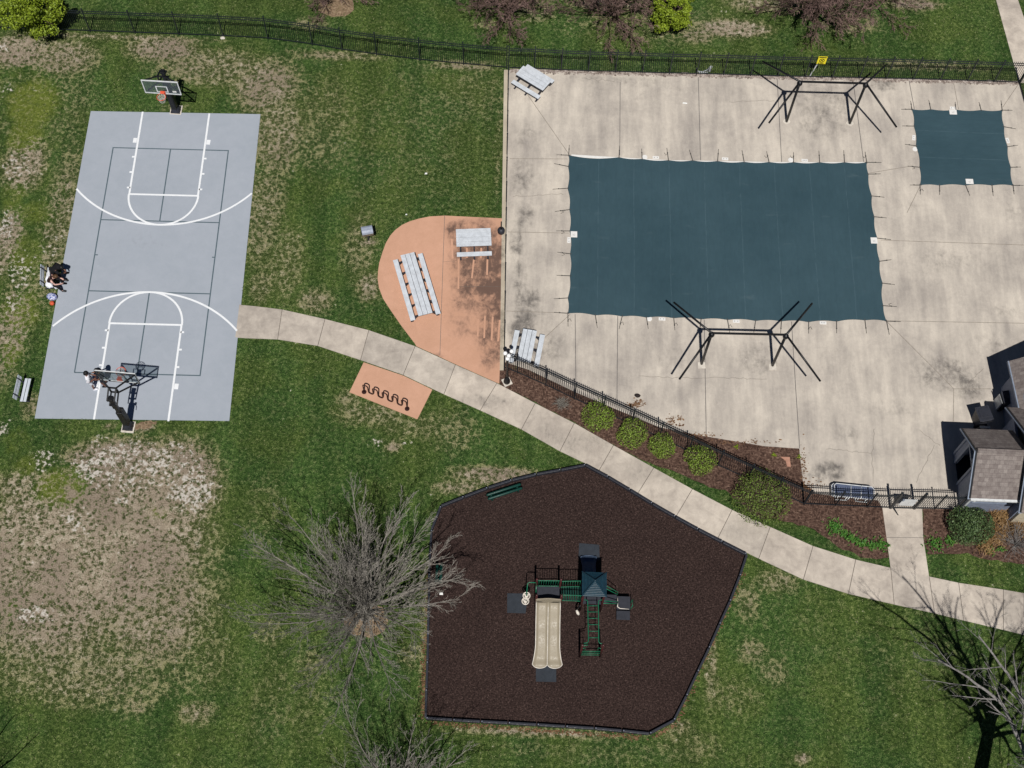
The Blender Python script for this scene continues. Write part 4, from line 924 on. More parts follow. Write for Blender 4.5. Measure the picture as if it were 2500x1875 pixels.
# double slide
s_t, s_b = P(1338.5, 1470, ZD + .1), P(1336, 1622, .22)
ux = Vector((d_se.x - d_sw.x, d_se.y - d_sw.y, 0)).normalized()
prof = []
NS = 26
def slide(cen_t, cen_b, wt, wb, lanes, z_top, z_bot, mat, name, rim=.14, wave=.03):
    m = MB(); V = []; rows = []
    for i in range(NS + 1):
        f = i / NS; q = Vector((cen_t.x + (cen_b.x - cen_t.x) * f, cen_t.y + (cen_b.y - cen_t.y) * f, 0))
        g = 0 if f < .05 else min(1, (f - .05) / .85)
        z = z_top - (z_top - z_bot) * (g + .06 * math.sin(2 * math.pi * g)) + wave * math.sin(4 * math.pi * g) * (1 - g)
        wd = wt + (wb - wt) * max(0, (f - .68) / .32) ** 1.6 if f > .68 else wt
        row = []; n = 22
        for k in range(n + 1):
            s = -1 + 2 * k / n; lane = abs(math.sin(math.pi * (s + 1) / 2 * lanes)) if lanes > 1 else math.cos(math.pi * s / 2)
            e = abs(s); hgt = rim * (1 - min(1, lane * 1.9) ** .8)
            if lanes > 1 and e < .3: hgt *= .62
            if e > .93: hgt = rim * (.98 if e < .999 else .75)
            y_end = 0
            if f > .93: y_end = -.0
            row.append(Vector((q.x + ux.x * s * wd / 2, q.y + ux.y * s * wd / 2, z + hgt)))
        rows.append(row)
    # rounded lobes at the exit
    dirv = Vector((cen_b.x - cen_t.x, cen_b.y - cen_t.y, 0)).normalized(); last = rows[-1]; ext = []
    for k, p in enumerate(last):
        s = -1 + 2 * k / (len(last) - 1); lob = abs(math.sin(math.pi * (s + 1) / 2 * lanes)) if lanes > 1 else math.cos(math.pi * s / 2)
        ext.append(p + dirv * (.02 + .13 * lob ** .6) + Vector((0, 0, -.05 * lob if lob > .2 else 0)))
    rows.append(ext); lip = [p + Vector((0, 0, -.09)) for p in ext]; rows.append(lip)
    nn = len(rows[0])
    for row in rows: V += row
    fs = [(i * nn + k, i * nn + k + 1, (i + 1) * nn + k + 1, (i + 1) * nn + k) for i in range(len(rows) - 1) for k in range(nn - 1)]
    o0 = len(V)  # under-skin side walls
    for i, row in enumerate(rows): V += [row[0] + Vector((0, 0, -.24)), row[-1] + Vector((0, 0, -.24))]
    for i in range(len(rows) - 1): fs += [(i * nn, (i + 1) * nn, o0 + 2 * i + 2, o0 + 2 * i), ((i + 1) * nn + nn - 1, i * nn + nn - 1, o0 + 2 * i + 1, o0 + 2 * i + 3)]
    m.add(V, fs); o = part(name, mat, m, True)
    m = MB()
    for k in (0, nn - 1): m.tube([row[k] + Vector((0, 0, .01)) for row in rows[:-1]], .022, 6)
    m.tube(rows[-2], .02, 6)
    if lanes > 1: m.tube([row[nn // 2] + Vector((0, 0, .004)) for row in rows[2:-2]], .02, 6)
    part('rolled_edge', 'beige' if mat == 'tan' else mat, m, True, parent=o)
    return o
SL = slide(s_t, s_b, 1.08, 1.34, 2, ZD + .02, .16, 'tan', 'double_slide')
m = MB(); hz = ZD + .55
pts = [(d_sw.x - .02, d_sw.y - .02, ZD + .12), (d_sw.x - .02, d_sw.y - .03, hz)] + [tuple(Vector((d_sw.x, d_sw.y - .03, 0)).lerp(Vector((d_se.x, d_se.y - .03, 0)), f) + Vector((0, 0, hz + .12 * math.sin(math.pi * f) ** 2))) for f in np.linspace(0, 1, 11)] + [(d_se.x + .02, d_se.y - .03, ZD + .12)]
top_ = pts[1:-1]; bot_ = [(x, y - .01, ZD + .30 - (.0 if abs(i - 5.5) > 2 else .12)) for i, (x, y, z) in enumerate(top_)]
m.add(top_ + bot_ + [(x, y - .05, z) for x, y, z in top_] + [(x, y - .05, z) for x, y, z in bot_], [(i, i + 1, 12 + i + 0, 11 + i + 0) for i in range(len(top_) - 1)][:0])
nT = len(top_); m = MB(); m.add(top_ + bot_ + [(x, y - .05, z) for x, y, z in top_] + [(x, y - .05, z) for x, y, z in bot_],
    [(i, i + 1, nT + i + 1, nT + i) for i in range(nT - 1)] + [(2 * nT + i + 1, 2 * nT + i, 3 * nT + i, 3 * nT + i + 1) for i in range(nT - 1)] + [(i + 1, i, 2 * nT + i, 2 * nT + i + 1) for i in range(nT - 1)] + [(nT + i, nT + i + 1, 3 * nT + i + 1, 3 * nT + i) for i in range(nT - 1)])
part('slide_hood', 'tan', m, False, 0, SL)
# tower with a hip roof
ZR, ZA = 2.75, 3.3
rc = [P(1421, 1397, ZR), P(1481, 1397, ZR), P(1481, 1455.5, ZR), P(1421, 1456, ZR)]; rx = sum(p.x for p in rc) / 4; ry = sum(p.y for p in rc) / 4; hx, hy = (rc[1].x - rc[0].x) / 2, (rc[0].y - rc[3].y) / 2
m = MB(); V = []; lv = 9
for i in range(lv + 1):
    f = i / lv; k = 1 - f * .97; z = ZR + (ZA - ZR) * f ** 1.1
    for sx, sy in ((-1, 1), (1, 1), (1, -1), (-1, -1)): V.append((rx + sx * hx * k, ry + sy * hy * k, z))
    if i < lv:
        for sx, sy in ((-1, 1), (1, 1), (1, -1), (-1, -1)): V.append((rx + sx * hx * (k - .06), ry + sy * hy * (k - .06), z + .008))
nr = len(V) // 4; m.add(V, [(i * 4 + k, (i + 1) * 4 + k, (i + 1) * 4 + (k + 1) % 4, i * 4 + (k + 1) % 4) for i in range(nr - 1) for k in range(4)] + [(nr * 4 - 4, nr * 4 - 1, nr * 4 - 2, nr * 4 - 3)])
for sx, sy in ((-1, 1), (1, 1), (1, -1), (-1, -1)): m.tube([(rx + sx * hx, ry + sy * hy, ZR + .01), (rx + sx * hx * .02, ry + sy * hy * .02, ZA + .02)], .03, 6)
m.prism([(rx - hx, ry - hy), (rx + hx, ry - hy), (rx + hx, ry + hy), (rx - hx, ry + hy)], ZR - .07, ZR - .002); m.ball(rx, ry, ZA, .05, 8)
part('tower_roof', 'teal', m)
th = .46
tc = [Vector((rx - th, ry + th, 0)), Vector((rx + th, ry + th, 0)), Vector((rx + th, ry - th, 0)), Vector((rx - th, ry - th, 0))]
for p in tc: post(p, ZR - .02)
m = MB(); m.prism([(p.x, p.y) for p in tc], 1.12, 1.17); part('platform', 'vinyl', m)
slide(Vector((rx - .12, ry + th, 0)), P(1437, 1362, .2), .58, .74, 1, 1.18, .16, 'navyp', 'dark_slide', .12, 0.0)
# bridge between platform and tower
a0, a1, b0_, b1_ = d_ne, Vector((rx - th, ry + th - .12, 0)), d_se, Vector((rx - th, ry - th + .12, 0))
a0 = Vector((d_ne.x, d_ne.y - .02, 0)); m = MB()
for k in range(9):
    f = (k + .5) / 9; p, q = a0.lerp(a1, f), Vector((d_se.x, d_se.y + .05, 0)).lerp(b1_, f); z = ZD - .03 - .06 * f; m.bar((p.x, p.y, z), (q.x, q.y, z), .055, .03)
part('bridge_floor', 'dgreen', m)
barrier(a0, a1, ZD + .02, ZD + .92, 8, 'bridge_rail', .1); barrier(Vector((d_se.x, d_se.y + .05, 0)), b1_, ZD + .02, ZD + .92, 8, 'bridge_rail', .1)
# overhead ladder and end frame
ZL = 2.05; lx0, lx1 = P(1435, 1468, ZL), P(1461, 1468, ZL); e0, e1 = P(1436.5, 1566, ZL), P(1461.8, 1567, ZL)
m = MB()
for p, q, s in ((lx0, e0, -1), (lx1, e1, 1)): m.tube([(p.x + s * .16, p.y + .07, ZL), (p.x + s * .05, p.y + .05, ZL), p, q, (q.x + s * .05, q.y - .06, ZL), (q.x + s * .2, q.y - .09, ZL)], .021, 8)
lad = part('overhead_ladder', 'green', m, True)
for py in (1479, 1494, 1509.5, 1525, 1541, 1557): p, q = P(1435.5, py, ZL), P(1461.4, py, ZL); m = MB(); m.tube([p, q], .016, 8); part('rung', 'green', m, True, parent=lad)
f0, f1 = P(1415, 1602.5, .05), P(1464, 1603, .05)
for p in (f0, f1): post(p, 2.2)
m = MB(); m.tube([(f0.x, f0.y, ZL), (f0.x + .25, f0.y + .05, ZL)], .02, 8)
for z in (.35, .7, 1.05): m.tube([(f0.x, f0.y, z), (f1.x, f1.y, z)], .018, 8)
part('end_rungs', 'green', m, True)
for s, p in ((1, f0), (-1, f1)): m = MB(); m.tube([(p.x, p.y, 1.5), (p.x + s * .16, p.y + .05, 1.5), (p.x + s * .16, p.y + .05, .3)], .016, 8); part('hand_loop', 'green', m, True)
# disc climber
pc = P(1284, 1471, .06); m = MB(); m.tube([(pc.x, pc.y, .03), (pc.x, pc.y, 1.35), (pc.x + .0, pc.y + .1, 1.62), (pc.x + .02, d_nw.y - .05, 1.8), (pc.x + .08, d_nw.y, 1.82), (d_nw.x, d_nw.y, 1.82)], .024, 8); part('climber_pole', 'green', m, True)
for z, q in ((.3, (-.03, .0)), (1.14, (0, .02))):
    m = MB(); cxx, cyy = pc.x + q[0], pc.y + q[1]; m.ring((cxx, cyy, z), .155, .028, 22, 8); m.lathe(cxx, cyy, [(.095, z - .03), (.1, z), (.07, z + .03), (.03, z + .05)], 16)
    for k in range(3): a = 2.1 * k + .5; m.bar((cxx + .07 * math.cos(a), cyy + .07 * math.sin(a), z), (cxx + .15 * math.cos(a), cyy + .15 * math.sin(a), z), .06, .03)
    part('climbing_disc', 'beige', m, True)
# transfer steps and rails on the east side
s1, s2 = P(1522, 1472, .55), P(1521.5, 1502, .28)
m = MB(); m.box(s1.x, s1.y, .53, .62, .62, .05); part('transfer_deck', 'vinyl', m, bevel=.01); m = MB(); m.box(s2.x, s2.y, .26, .62, .42, .05); part('transfer_deck', 'vinyl', m, bevel=.01)
m = MB(); s3 = P(1489, 1462, .85); m.box(s3.x, s3.y, .83, .62, .4, .05); part('transfer_deck', 'vinyl', m, bevel=.01)
for (xa, ya, za), (xb, yb, zb) in (((rx + th, ry + .3, 1.75), (s1.x - .3, s1.y + .34, 1.1)), ((rx + th, ry + .3, 1.35), (s1.x - .3, s1.y + .34, .75)), ((rx + th, ry - th, 1.75), (s1.x - .3, s1.y - .1, 1.1)), ((rx + th, ry - th, 1.35), (s1.x - .3, s1.y - .1, .75))):
    m = MB(); m.tube([(xa, ya, za), (xb, yb, zb), (xb + .02, yb, .5)], .018, 8); part('step_rail', 'green', m, True)
m = MB(); m.tube([(s1.x + .33, s1.y + .05, .1), (s1.x + .38, s1.y + .05, .95), (s1.x + .38, s1.y - .22, .95), (s1.x + .33, s1.y - .22, .1)], .02, 8); part('hand_loop', 'green', m, True)
m = MB(); m.tube([(s1.x - .27, s1.y + .22, .575), (s1.x - .26, s1.y, .585), (s1.x - .27, s1.y - .2, .58), (s1.x - .16, s1.y - .27, .58), (s1.x + .25, s1.y - .285, .575)], [.02, .016, .03, .02, .014], 6); part('white_edge_wear', 'beige', m, True)
for q in (s1, s2): 
    for sx in (-1, 1): m = MB(); m.box(q.x + sx * .27, q.y - .12, q.z / 2, .05, .05, q.z); part('step_leg', 'maroon', m)
tt = P(1410.5, 1497.5, .5); m = MB(); m.tube([(rx - th, ry - th, 1.0), (tt.x - .06, tt.y + .16, .62)], [.035, .04], 10); tb = part('talk_tube', 'black', m, True)
m = MB(); m.tube([(tt.x - .065, tt.y + .12, .62), (tt.x + .0, tt.y + .0, .55), (tt.x + .05, tt.y - .06, .5)], [.05, .075, .05], 10); part('mouthpiece', 'beige', m, True, parent=tb)

# two low dark green benches inside the border
def lowbench(label, pa, pb):
    q0, q1 = P(*pa, .35), P(*pb, .35); cc = (q0 + q1) / 2; d = q1 - q0; t = thing('backless_bench', label, 'bench', (cc.x, cc.y, .05), math.atan2(d.y, d.x), 'green backless benches in the play area'); L = d.length
    for y in (-.1, .1): m = MB(); m.tube([(-L / 2, y, .3), (-L / 2 + .05, y, .32), (L / 2 - .05, y, .32), (L / 2, y, .3)], [.055, .07, .07, .055], 10); m.build('seat_bar', 'dgreen', t, False, True)
    for x in (-L / 2 + .2, L / 2 - .2): m = MB(); m.box(x, 0, .14, .08, .3, .28); m.build('leg', 'dgreen', t)
lowbench('dark green backless bench under the top left play border', (1190, 1214), (1273, 1187))
lowbench('dark green backless bench by the left play border under the bare branches', (1070, 1424), (1073, 1376))

# ================================================================== SMALL FURNITURE
# wavy bike rack
ra, rb = P(889, 957, .03), P(994, 998, .03); d = (rb - ra); L = d.length; u = d.normalized()
t = thing('bike_rack', 'dark brown wavy bike rack on the small orange pad', 'bike rack', (ra.x, ra.y, .03), math.atan2(d.y, d.x))
pts = [(0, 0, 0)]; nb = 5; pitch = L / (nb - .5 + .0); hi, lo = .82, .18; wv = L / (2 * nb - 1)
x = 0.0; pts += [(0, 0, hi - .12)]
for i in range(2 * nb - 1):
    upw = i % 2 == 0; x0 = wv * i; x1 = wv * (i + 1); zc = hi - wv / 2 + .06 if upw else lo + wv / 2 - .06
    for k in range(0, 9):
        a = math.pi * k / 8; zz = (zc + math.sin(a) * wv / 2) if upw else (zc - math.sin(a) * wv / 2); pts.append((x0 + (x1 - x0) * (1 - math.cos(a)) / 2, 0, zz))
pts += [(L, 0, .3), (L, 0, 0)]
m = MB(); m.tube(pts, .03, 10); m.build('tube', 'bronze', t, False, True)
for xx in (0, L): m = MB(); m.lathe(xx, 0, [(.12, 0), (.12, .015), (.05, .02)], 18); m.build('base_flange', 'bronze', t)
# pedestal grill in the grass
g0 = P(900, 586); t = thing('pedestal_grill', 'grey hooded pedestal grill standing alone in the grass', 'grill', (g0.x, g0.y, 0), R(14))
m = MB(); m.box(0, 0, .38, .09, .09, .76); m.build('post', 'dkplastic', t)
def extr(prof, x0, x1): mm = MB(); n = len(prof); mm.add([(x0, y, z) for y, z in prof] + [(x1, y, z) for y, z in prof], [tuple(range(n)), tuple(range(2 * n - 1, n - 1, -1))] + [(i, i + n, (i + 1) % n + n, (i + 1) % n) for i in range(n)]); return mm
extr([(-.215, .74), (.215, .74), (.215, .99), (-.235, .93)], -.28, .28).build('firebox', 'tanm', t, bevel=.015)
extr([(-.24, .935), (.22, .995), (.2, 1.07), (.08, 1.12), (-.1, 1.11), (-.2, 1.04)], -.29, .29).build('hood', 'steel', t, bevel=.02)
m = MB(); m.box(.31, 0, .93, .03, .5, .36); m.box(-.305, 0, .93, .02, .48, .34); m.build('end_plate', 'black', t, bevel=.02)
m = MB(); m.tube([(.33, -.1, .9), (.42, -.1, .9), (.42, .12, .95)], .015, 6); m.box(0, -.235, .9, .5, .03, .03); m.build('handle', 'black', t)
# smokers' urn by the fence
g0 = P(1223.5, 568); t = thing('ash_receptacle', 'round black ash receptacle with a thin neck beside the edge-on fence', 'ash bin', (g0.x, g0.y, .03))
m = MB(); m.lathe(0, 0, [(.16, 0), (.19, .06), (.2, .2), (.17, .3), (.06, .36)], 20); m.build('base', 'dkplastic', t, False, True); m = MB(); m.lathe(0, 0, [(.05, .34), (.035, .5), (.03, 1.0), (.036, 1.02), (.03, 1.04)], 14); m.build('neck', 'black', t, False, True)
# lamp post with white globes
l0 = P(1237.5, 933.5); t = thing('lamp_post', 'black lamp post with a cluster of white globes at the fence corner', 'lamp', (l0.x, l0.y, .02))
m = MB(); m.box(0, 0, .03, .42, .42, .08, R(28)); m.build('footing', 'footing', t); m = MB(); m.lathe(0, 0, [(.17, .07), (.16, .2), (.11, .3), (.09, .6)], 14); m.build('base', 'black', t, False, True)
zl = 3.0; m = MB(); m.lathe(0, 0, [(.075, .3), (.062, 2.0), (.05, zl - .1), (.06, zl), (.03, zl + .12)], 14); m.build('pole', 'black', t, False, True)
for px, py, zz in ((1233.5, 863, zl + .05), (1249.2, 858, zl + .05), (1239, 876, zl + .05), (1242, 869, zl + .32)):
    q = P(px, py, zz) - l0; m = MB(); m.tube([(0, 0, zl - .15), (q.x * .6, q.y * .6, zl - .18), (q.x, q.y, zz - .14)], .02, 8); m.lathe(q.x, q.y, [(.05, zz - .15), (.06, zz - .09)], 12); ar = m.build('arm', 'black', t); m = MB(); m.ball(q.x, q.y, zz, .105, 16); m.build('globe', 'globe', ar, False, True)
# loungers
def lounger(label, cx, cy, z, rz):
    t = thing('sun_lounger', label, 'lounge chair', (cx, cy, z), rz, 'loungers stacked by the gate fence'); L, W = 1.9, .64
    m = MB(); m.tube([(-L / 2, -W / 2, .34), (L / 2 - .12, -W / 2, .34), (L / 2, -W / 2 + .12, .34), (L / 2, W / 2 - .12, .34), (L / 2 - .12, W / 2, .34), (-L / 2 + .1, W / 2, .34), (-L / 2, W / 2 - .1, .36), (-L / 2, -W / 2, .34)], .022, 8); m.tube([(-.15, -W / 2, .34), (-.15, W / 2, .34)], .02, 8); m.tube([(.33, -W / 2, .34), (.33, W / 2, .36)], .018, 8); m.build('frame', 'wframe', t, False, True)
    for x in (-.5, .45): m = MB(); m.tube([(x - .28, -W / 2, .34), (x - .22, -W / 2 - .05, .03), (x + .22, -W / 2 - .05, .03), (x + .28, -W / 2, .34)], .018, 8); m.build('leg', 'wframe', t, False, True); m = MB(); m.tube([(x - .28, W / 2, .34), (x - .22, W / 2 + .05, .03), (x + .22, W / 2 + .05, .03), (x + .28, W / 2, .34)], .018, 8); m.build('leg', 'wframe', t, False, True)
    for x0, x1 in ((-L / 2 + .03, -.17), (-.13, .31), (.35, L / 2 - .04)):
        m = MB(); m.box((x0 + x1) / 2, 0, .345, x1 - x0, W - .05, .012); m.build('sling', 'navy', t)
lc = P(2082, 1201, .35); lounger('lower white-framed navy lounger of the stack by the fence', lc.x - .06, lc.y + .03, .03, R(-2)); lounger('upper white-framed navy lounger of the stack by the fence', lc.x + .03, lc.y - .03, .16, R(-4))
# bins in the yard
def bin_(label, base, lidc, rz):
    b0, l0_ = base, lidc; t = thing('trash_bin', label, 'trash bin', (b0.x, b0.y, .03), rz)
    m = MB(); lv = [(.24, .26, .0), (.3, .33, .85), (.32, .35, .98)]; V = []
    for a, b, z in lv: V += [(-a, -b, z), (a, -b, z), (a, b, z), (-a, b, z)]
    m.add(V, [(3, 2, 1, 0)] + [(i * 4 + k, i * 4 + (k + 1) % 4, i * 4 + 4 + (k + 1) % 4, i * 4 + 4 + k) for i in range(2) for k in range(4)] + [(8, 9, 10, 11)]); m.build('body', 'dkplastic', t, bevel=.02)
    m = MB(); m.box(0, -.02, 1.02, .7, .78, .05); m.box(0, -.05, 1.055, .5, .5, .03); m.box(0, .36, 1.0, .5, .06, .08); m.build('lid', 'dkplastic', t, bevel=.02)
    m = MB(); m.tube([(-.3, .42, .95), (.3, .42, .95)], .02, 8); m.build('handle', 'black', t)
    for s in (-1, 1): m = MB(); m.tube([(s * .26, .3, .11), (s * .31, .3, .11)], .11, 14); m.build('wheel', 'black', t)
bin_('black wheeled trash bin with a closed lid beside the hut shadow', P(2386, 1031), None, R(14 + 180)); bin_('second black trash bin in the deep shadow beside the main roof', P(2448, 990), None, R(100))
q = P(2405, 1043, .5); t = thing('plank', 'short white plank on legs in shadow behind the hut', 'plank', (q.x, q.y, 0)); m = MB(); m.box(0, 0, .5, .5, .12, .04); m.build('board', 'wframe', t)
for s in (-1, 1): m = MB(); m.box(s * .2, 0, .24, .04, .1, .48); m.build('leg', 'black', t)
q = P(2443.5, 974, .8); t = thing('white_panel', 'narrow white panel standing in the deep shadow by the second bin', 'panel', (q.x, q.y, 0)); m = MB(); m.box(0, 0, .42, .08, .5, .84, R(8)); m.build('panel', 'wframe', t)
# things lying about
def lump(name, label, cat, px, py, mat, s, z=.03, n=1, grp=None):
    q = P(px, py, z); r = random.Random(int(px)); m = MB(); m.lathe(0, 0, [(s * 1.0, 0), (s * 1.1, s * .25), (s * .7, s * .6), (s * .12, s * .72)], 9, 1.0, .75); m.v = [(x * r.uniform(.8, 1.2), y * r.uniform(.8, 1.2), zz) for x, y, zz in m.v]; o = m.build(name, mat); o.location = (q.x, q.y, z); tag(o, label, cat, grp)
lump('rock', 'dark angular rock lying on the deck above the slanting fence', 'rock', 1556, 966, 'rock', .14)
t = thing('paver', 'broken pinkish paver in the mulch corner by the deck', 'paver', tuple(P(1923, 1126, .02))); m = MB(); m.prism([(.1, .2), (.13, -.3), (-.06, -.28), (-.1, .0), (-.34, .2)], 0, .05); m.build('paver_slab', 'rust', t)
for px, py, s, lab in ((1077, 1450, .09, 'white paper scrap inside the left play border under branches'), (1040, 424, .07, 'pale cream scrap on the lawn left of the deck fence'), (992, 524, .05, 'small white scrap on the grass above the patio'), (1445, 301, .0, ''), (2260, 1275, .0, '')):
    if s: q = P(px, py, .05); o_ = MB(); o_.add([(-s, -s * .6, 0), (s, -s * .5, .01), (s * .8, s * .7, .04), (-s * .7, s * .6, .03), (0, 0, .06)], [(0, 1, 4), (1, 2, 4), (2, 3, 4), (3, 0, 4), (3, 2, 1, 0)]); o = o_.build('paper_scrap', 'paper'); o.location = q; tag(o, lab, 'litter')
t = thing('rag', 'white torn paper lying on the deck above the pool', 'litter', tuple(P(1672, 252, .034))); m = MB(); m.prism([(-.13, -.03), (.12, -.05), (.14, .03), (.02, .05), (-.1, .06)], 0, .006); m.build('sheet', 'paper', t)
lump('footing_block', 'small white concrete block at the foot of the lawn fence', 'block', 544, 93.5, 'footing', .13, .0)

# ball and bag by the bench
q = P(128.7, 743); t = thing('basketball', 'orange basketball on the grass beside the court', 'ball', (q.x, q.y, .12)); m = MB(); m.ball(0, 0, 0, .12, 20); o = m.build('ball', 'ball', t, False, True); m = MB(); m.ring((0, 0, 0), .1205, .003, 28, 4); m.ring((0, 0, 0), .1205, .003, 28, 4, (1, 0, 0)); m.ring((0, 0, 0), .1205, .003, 28, 4, (0, 1, 0)); m.build('seams', 'black', o)
q = P(129, 728); t = thing('tote_bag', 'blue and white patterned bag at the court edge below the bench', 'bag', (q.x, q.y, .0), R(-6)); m = MB(); m.lathe(0, 0, [(.2, 0), (.26, .08), (.27, .2), (.2, .3), (.05, .31)], 12, 1, .72); m.build('bag_body', 'bag', t, False, True); m = MB(); m.tube([(-.15, -.08, .29), (-.08, -.1, .38), (.1, -.08, .38), (.16, -.05, .28)], .014, 6); m.build('handle', 'wcloth', t)
# ================================================================== BUILDINGS
def gable(parent, x0, x1, ys, yn, ze, zr, trim=True, west=True):
    ym = (ys + yn) / 2
    for y_e, nm in ((ys, 'roof'), (yn, 'roof')):
        m = MB(); d = .09
        V = [(x0, y_e, ze), (x1, y_e, ze), (x1, ym, zr), (x0, ym, zr)]; V += [(x, y, z - d) for x, y, z in V]
        m.add(V, [(0, 1, 2, 3), (7, 6, 5, 4), (0, 4, 5, 1), (1, 5, 6, 2), (2, 6, 7, 3), (3, 7, 4, 0)] if y_e < ym else [(3, 2, 1, 0), (4, 5, 6, 7), (1, 5, 4, 0), (2, 6, 5, 1), (3, 7, 6, 2), (0, 4, 7, 3)])
        m.build(nm, 'shingle', parent, True)
    m = MB(); m.bar((x0 + .02, ym, zr + .012), (x1 - .02, ym, zr + .012), .22, .02); m.build('ridge_cap', 'shingle', parent, True)
    if trim:
        for y_e in (ys, yn):
            m = MB(); m.bar((x0 - .03, y_e, ze - .09), (x0 - .03, ym, zr - .09), .05, .17, (1, 0, 0)); m.build('rake_board', 'trimblue', parent, True)
            m = MB(); m.bar((x0 - .03, y_e + (0.0), ze + .0), (x0 - .03, ym, zr + .0), .07, .03); m.build('drip_edge', 'black', parent, True)
hx0, hx1, hy0, hy1 = 21.56, 23.62, 21.98, 24.80
t = thing('hut', 'small grey-blue hut with a brown shingled gable roof and white gutter', 'hut', (22.5, 23.4, 0))
gable(t, 21.2, 23.56, 21.65, 25.13, 2.46, 4.0)
def wall(name, mat, x0, y0, x1, y1, z0, z1, th=.1, parent=None): m = MB(); m.box((x0 + x1) / 2, (y0 + y1) / 2, (z0 + z1) / 2, abs(x1 - x0) + (th if x0 == x1 else 0), abs(y1 - y0) + (th if y0 == y1 else 0), z1 - z0); return m.build(name, mat, parent or t, True)
wall('wall', 'bluepaint', hx0, hy0, hx1, hy0, 0, 2.4); wall('wall', 'bluepaint', hx0 + .05, hy1, hx1, hy1, 0, 2.4); wall('wall', 'bluepaint', hx1, hy0 + .06, hx1, hy1 - .06, 0, 2.4)
wall('wall', 'bluepaint', hx0, hy0 + .055, hx0, 23.2, 0, 2.3); wall('wall', 'bluepaint', hx0, 24.42, hx0, hy1 - .055, 0, 2.3)
m = MB(); m.box(hx0 - .03, 22.62, 1.25, .06, .8, 2.0); pn = m.build('door', 'trimblue', t, True); m = MB(); m.box(hx0 - .07, 22.3, 1.1, .05, .05, .12); m.build('handle', 'steel', pn, True)
for yy in (hy0 + .0, 23.24, 24.36, hy1): m = MB(); m.box(hx0 - .015, yy, 1.2, .15, .13, 2.4); m.build('corner_post', 'trimblue', t, True)
m = MB(); m.box(hx0 - .0, 23.4, 2.35, .16, 3.0, .16); m.build('header_beam', 'trimblue', t, True)
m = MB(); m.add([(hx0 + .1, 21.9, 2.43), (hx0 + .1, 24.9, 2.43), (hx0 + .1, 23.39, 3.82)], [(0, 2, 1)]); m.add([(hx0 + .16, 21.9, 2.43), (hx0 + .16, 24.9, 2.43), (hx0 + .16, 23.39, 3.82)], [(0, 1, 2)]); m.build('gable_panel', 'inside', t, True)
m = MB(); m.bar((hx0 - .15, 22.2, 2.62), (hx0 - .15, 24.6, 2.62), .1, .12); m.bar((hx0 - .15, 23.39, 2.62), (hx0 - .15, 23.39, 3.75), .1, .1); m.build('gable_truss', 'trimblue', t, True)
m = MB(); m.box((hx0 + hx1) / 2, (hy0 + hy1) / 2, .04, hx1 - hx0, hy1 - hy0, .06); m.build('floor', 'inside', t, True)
m = MB(); m.box(22.38, 21.60, 2.43, 2.36, .11, .1); m.build('gutter', 'wframe', t, True)
m = MB(); m.tube([(21.42, 21.62, 2.42), (21.44, 21.66, 2.28), (21.5, 21.88, 2.12), (21.5, 21.9, .25), (21.47, 21.8, .1)], .045, 8); m.lathe(21.43, 21.62, [(.07, 2.24), (.08, 2.32), (.06, 2.38)], 10); m.build('downspout', 'wframe', t, True)
m = MB(); m.box(22.55, 21.915, 1.2, 1.7, .02, .06); m.build('trim_band', 'trimblue', t, True)
C3 = P(2460, 994, 2.48); A2, B2 = P(2463, 881.5, 2.48), P(2482.5, 993, 2.48)
t = thing('main_building', 'main building with brown shingled roofs and cream stone walls at the frame edge', 'building', (28, 25, 0))
gable(t, C3.x, C3.x + 9, 21.05, C3.y, 2.48, 2.48 + (C3.y - 21.05) / 2 * .885)
m = MB(); V = [(A2.x, A2.y, 2.48), (A2.x + .25, C3.y - .6, 2.48), (A2.x + 3.2, C3.y - .6, 5.1), (A2.x + 3.0, A2.y + .05, 5.1)]; V += [(x, y, z - .09) for x, y, z in V]
m.add(V, [(0, 1, 2, 3), (7, 6, 5, 4), (0, 4, 5, 1), (1, 5, 6, 2), (2, 6, 7, 3), (3, 7, 4, 0)])
V = [(A2.x + 3.2, C3.y - .6, 5.1), (A2.x + 6.4, C3.y - .6, 2.48), (A2.x + 6.2, A2.y + .05, 2.48), (A2.x + 3.0, A2.y + .05, 5.1)]; V += [(x, y, z - .09) for x, y, z in V]
m.add(V, [(0, 1, 2, 3), (7, 6, 5, 4), (0, 4, 5, 1), (1, 5, 6, 2), (2, 6, 7, 3), (3, 7, 4, 0)]); m.build('roof', 'shingle', t, True)
m = MB(); m.bar((A2.x - .03, A2.y, 2.43), (A2.x + .22, C3.y - .6, 2.43), .06, .14); m.build('fascia', 'trimblue', t, True)
wall('wall', 'brick', 23.76, 21.42, 32, 21.42, 0, 2.4, .14, t); wall('wall', 'bluepaint', 23.76, 21.5, 23.76, C3.y - .45, 0, 2.4, .12, t); wall('wall', 'bluepaint', 23.83, C3.y - .38, 32, C3.y - .38, 0, 2.4, .12, t)
wall('wall', 'bluepaint', A2.x + .45, C3.y - .3, A2.x + .45, A2.y - .35, 0, 2.7, .12, t); wall('wall', 'bluepaint', A2.x + .52, A2.y - .4, A2.x + 5.9, A2.y - .4, 0, 2.7, .12, t)
m = MB(); m.add([(23.95, 21.4, 2.42), (23.95, C3.y - .3, 2.42), (23.95, (21.05 + C3.y) / 2, 4.45)], [(0, 2, 1)]); m.build('gable_panel', 'inside', t, True)

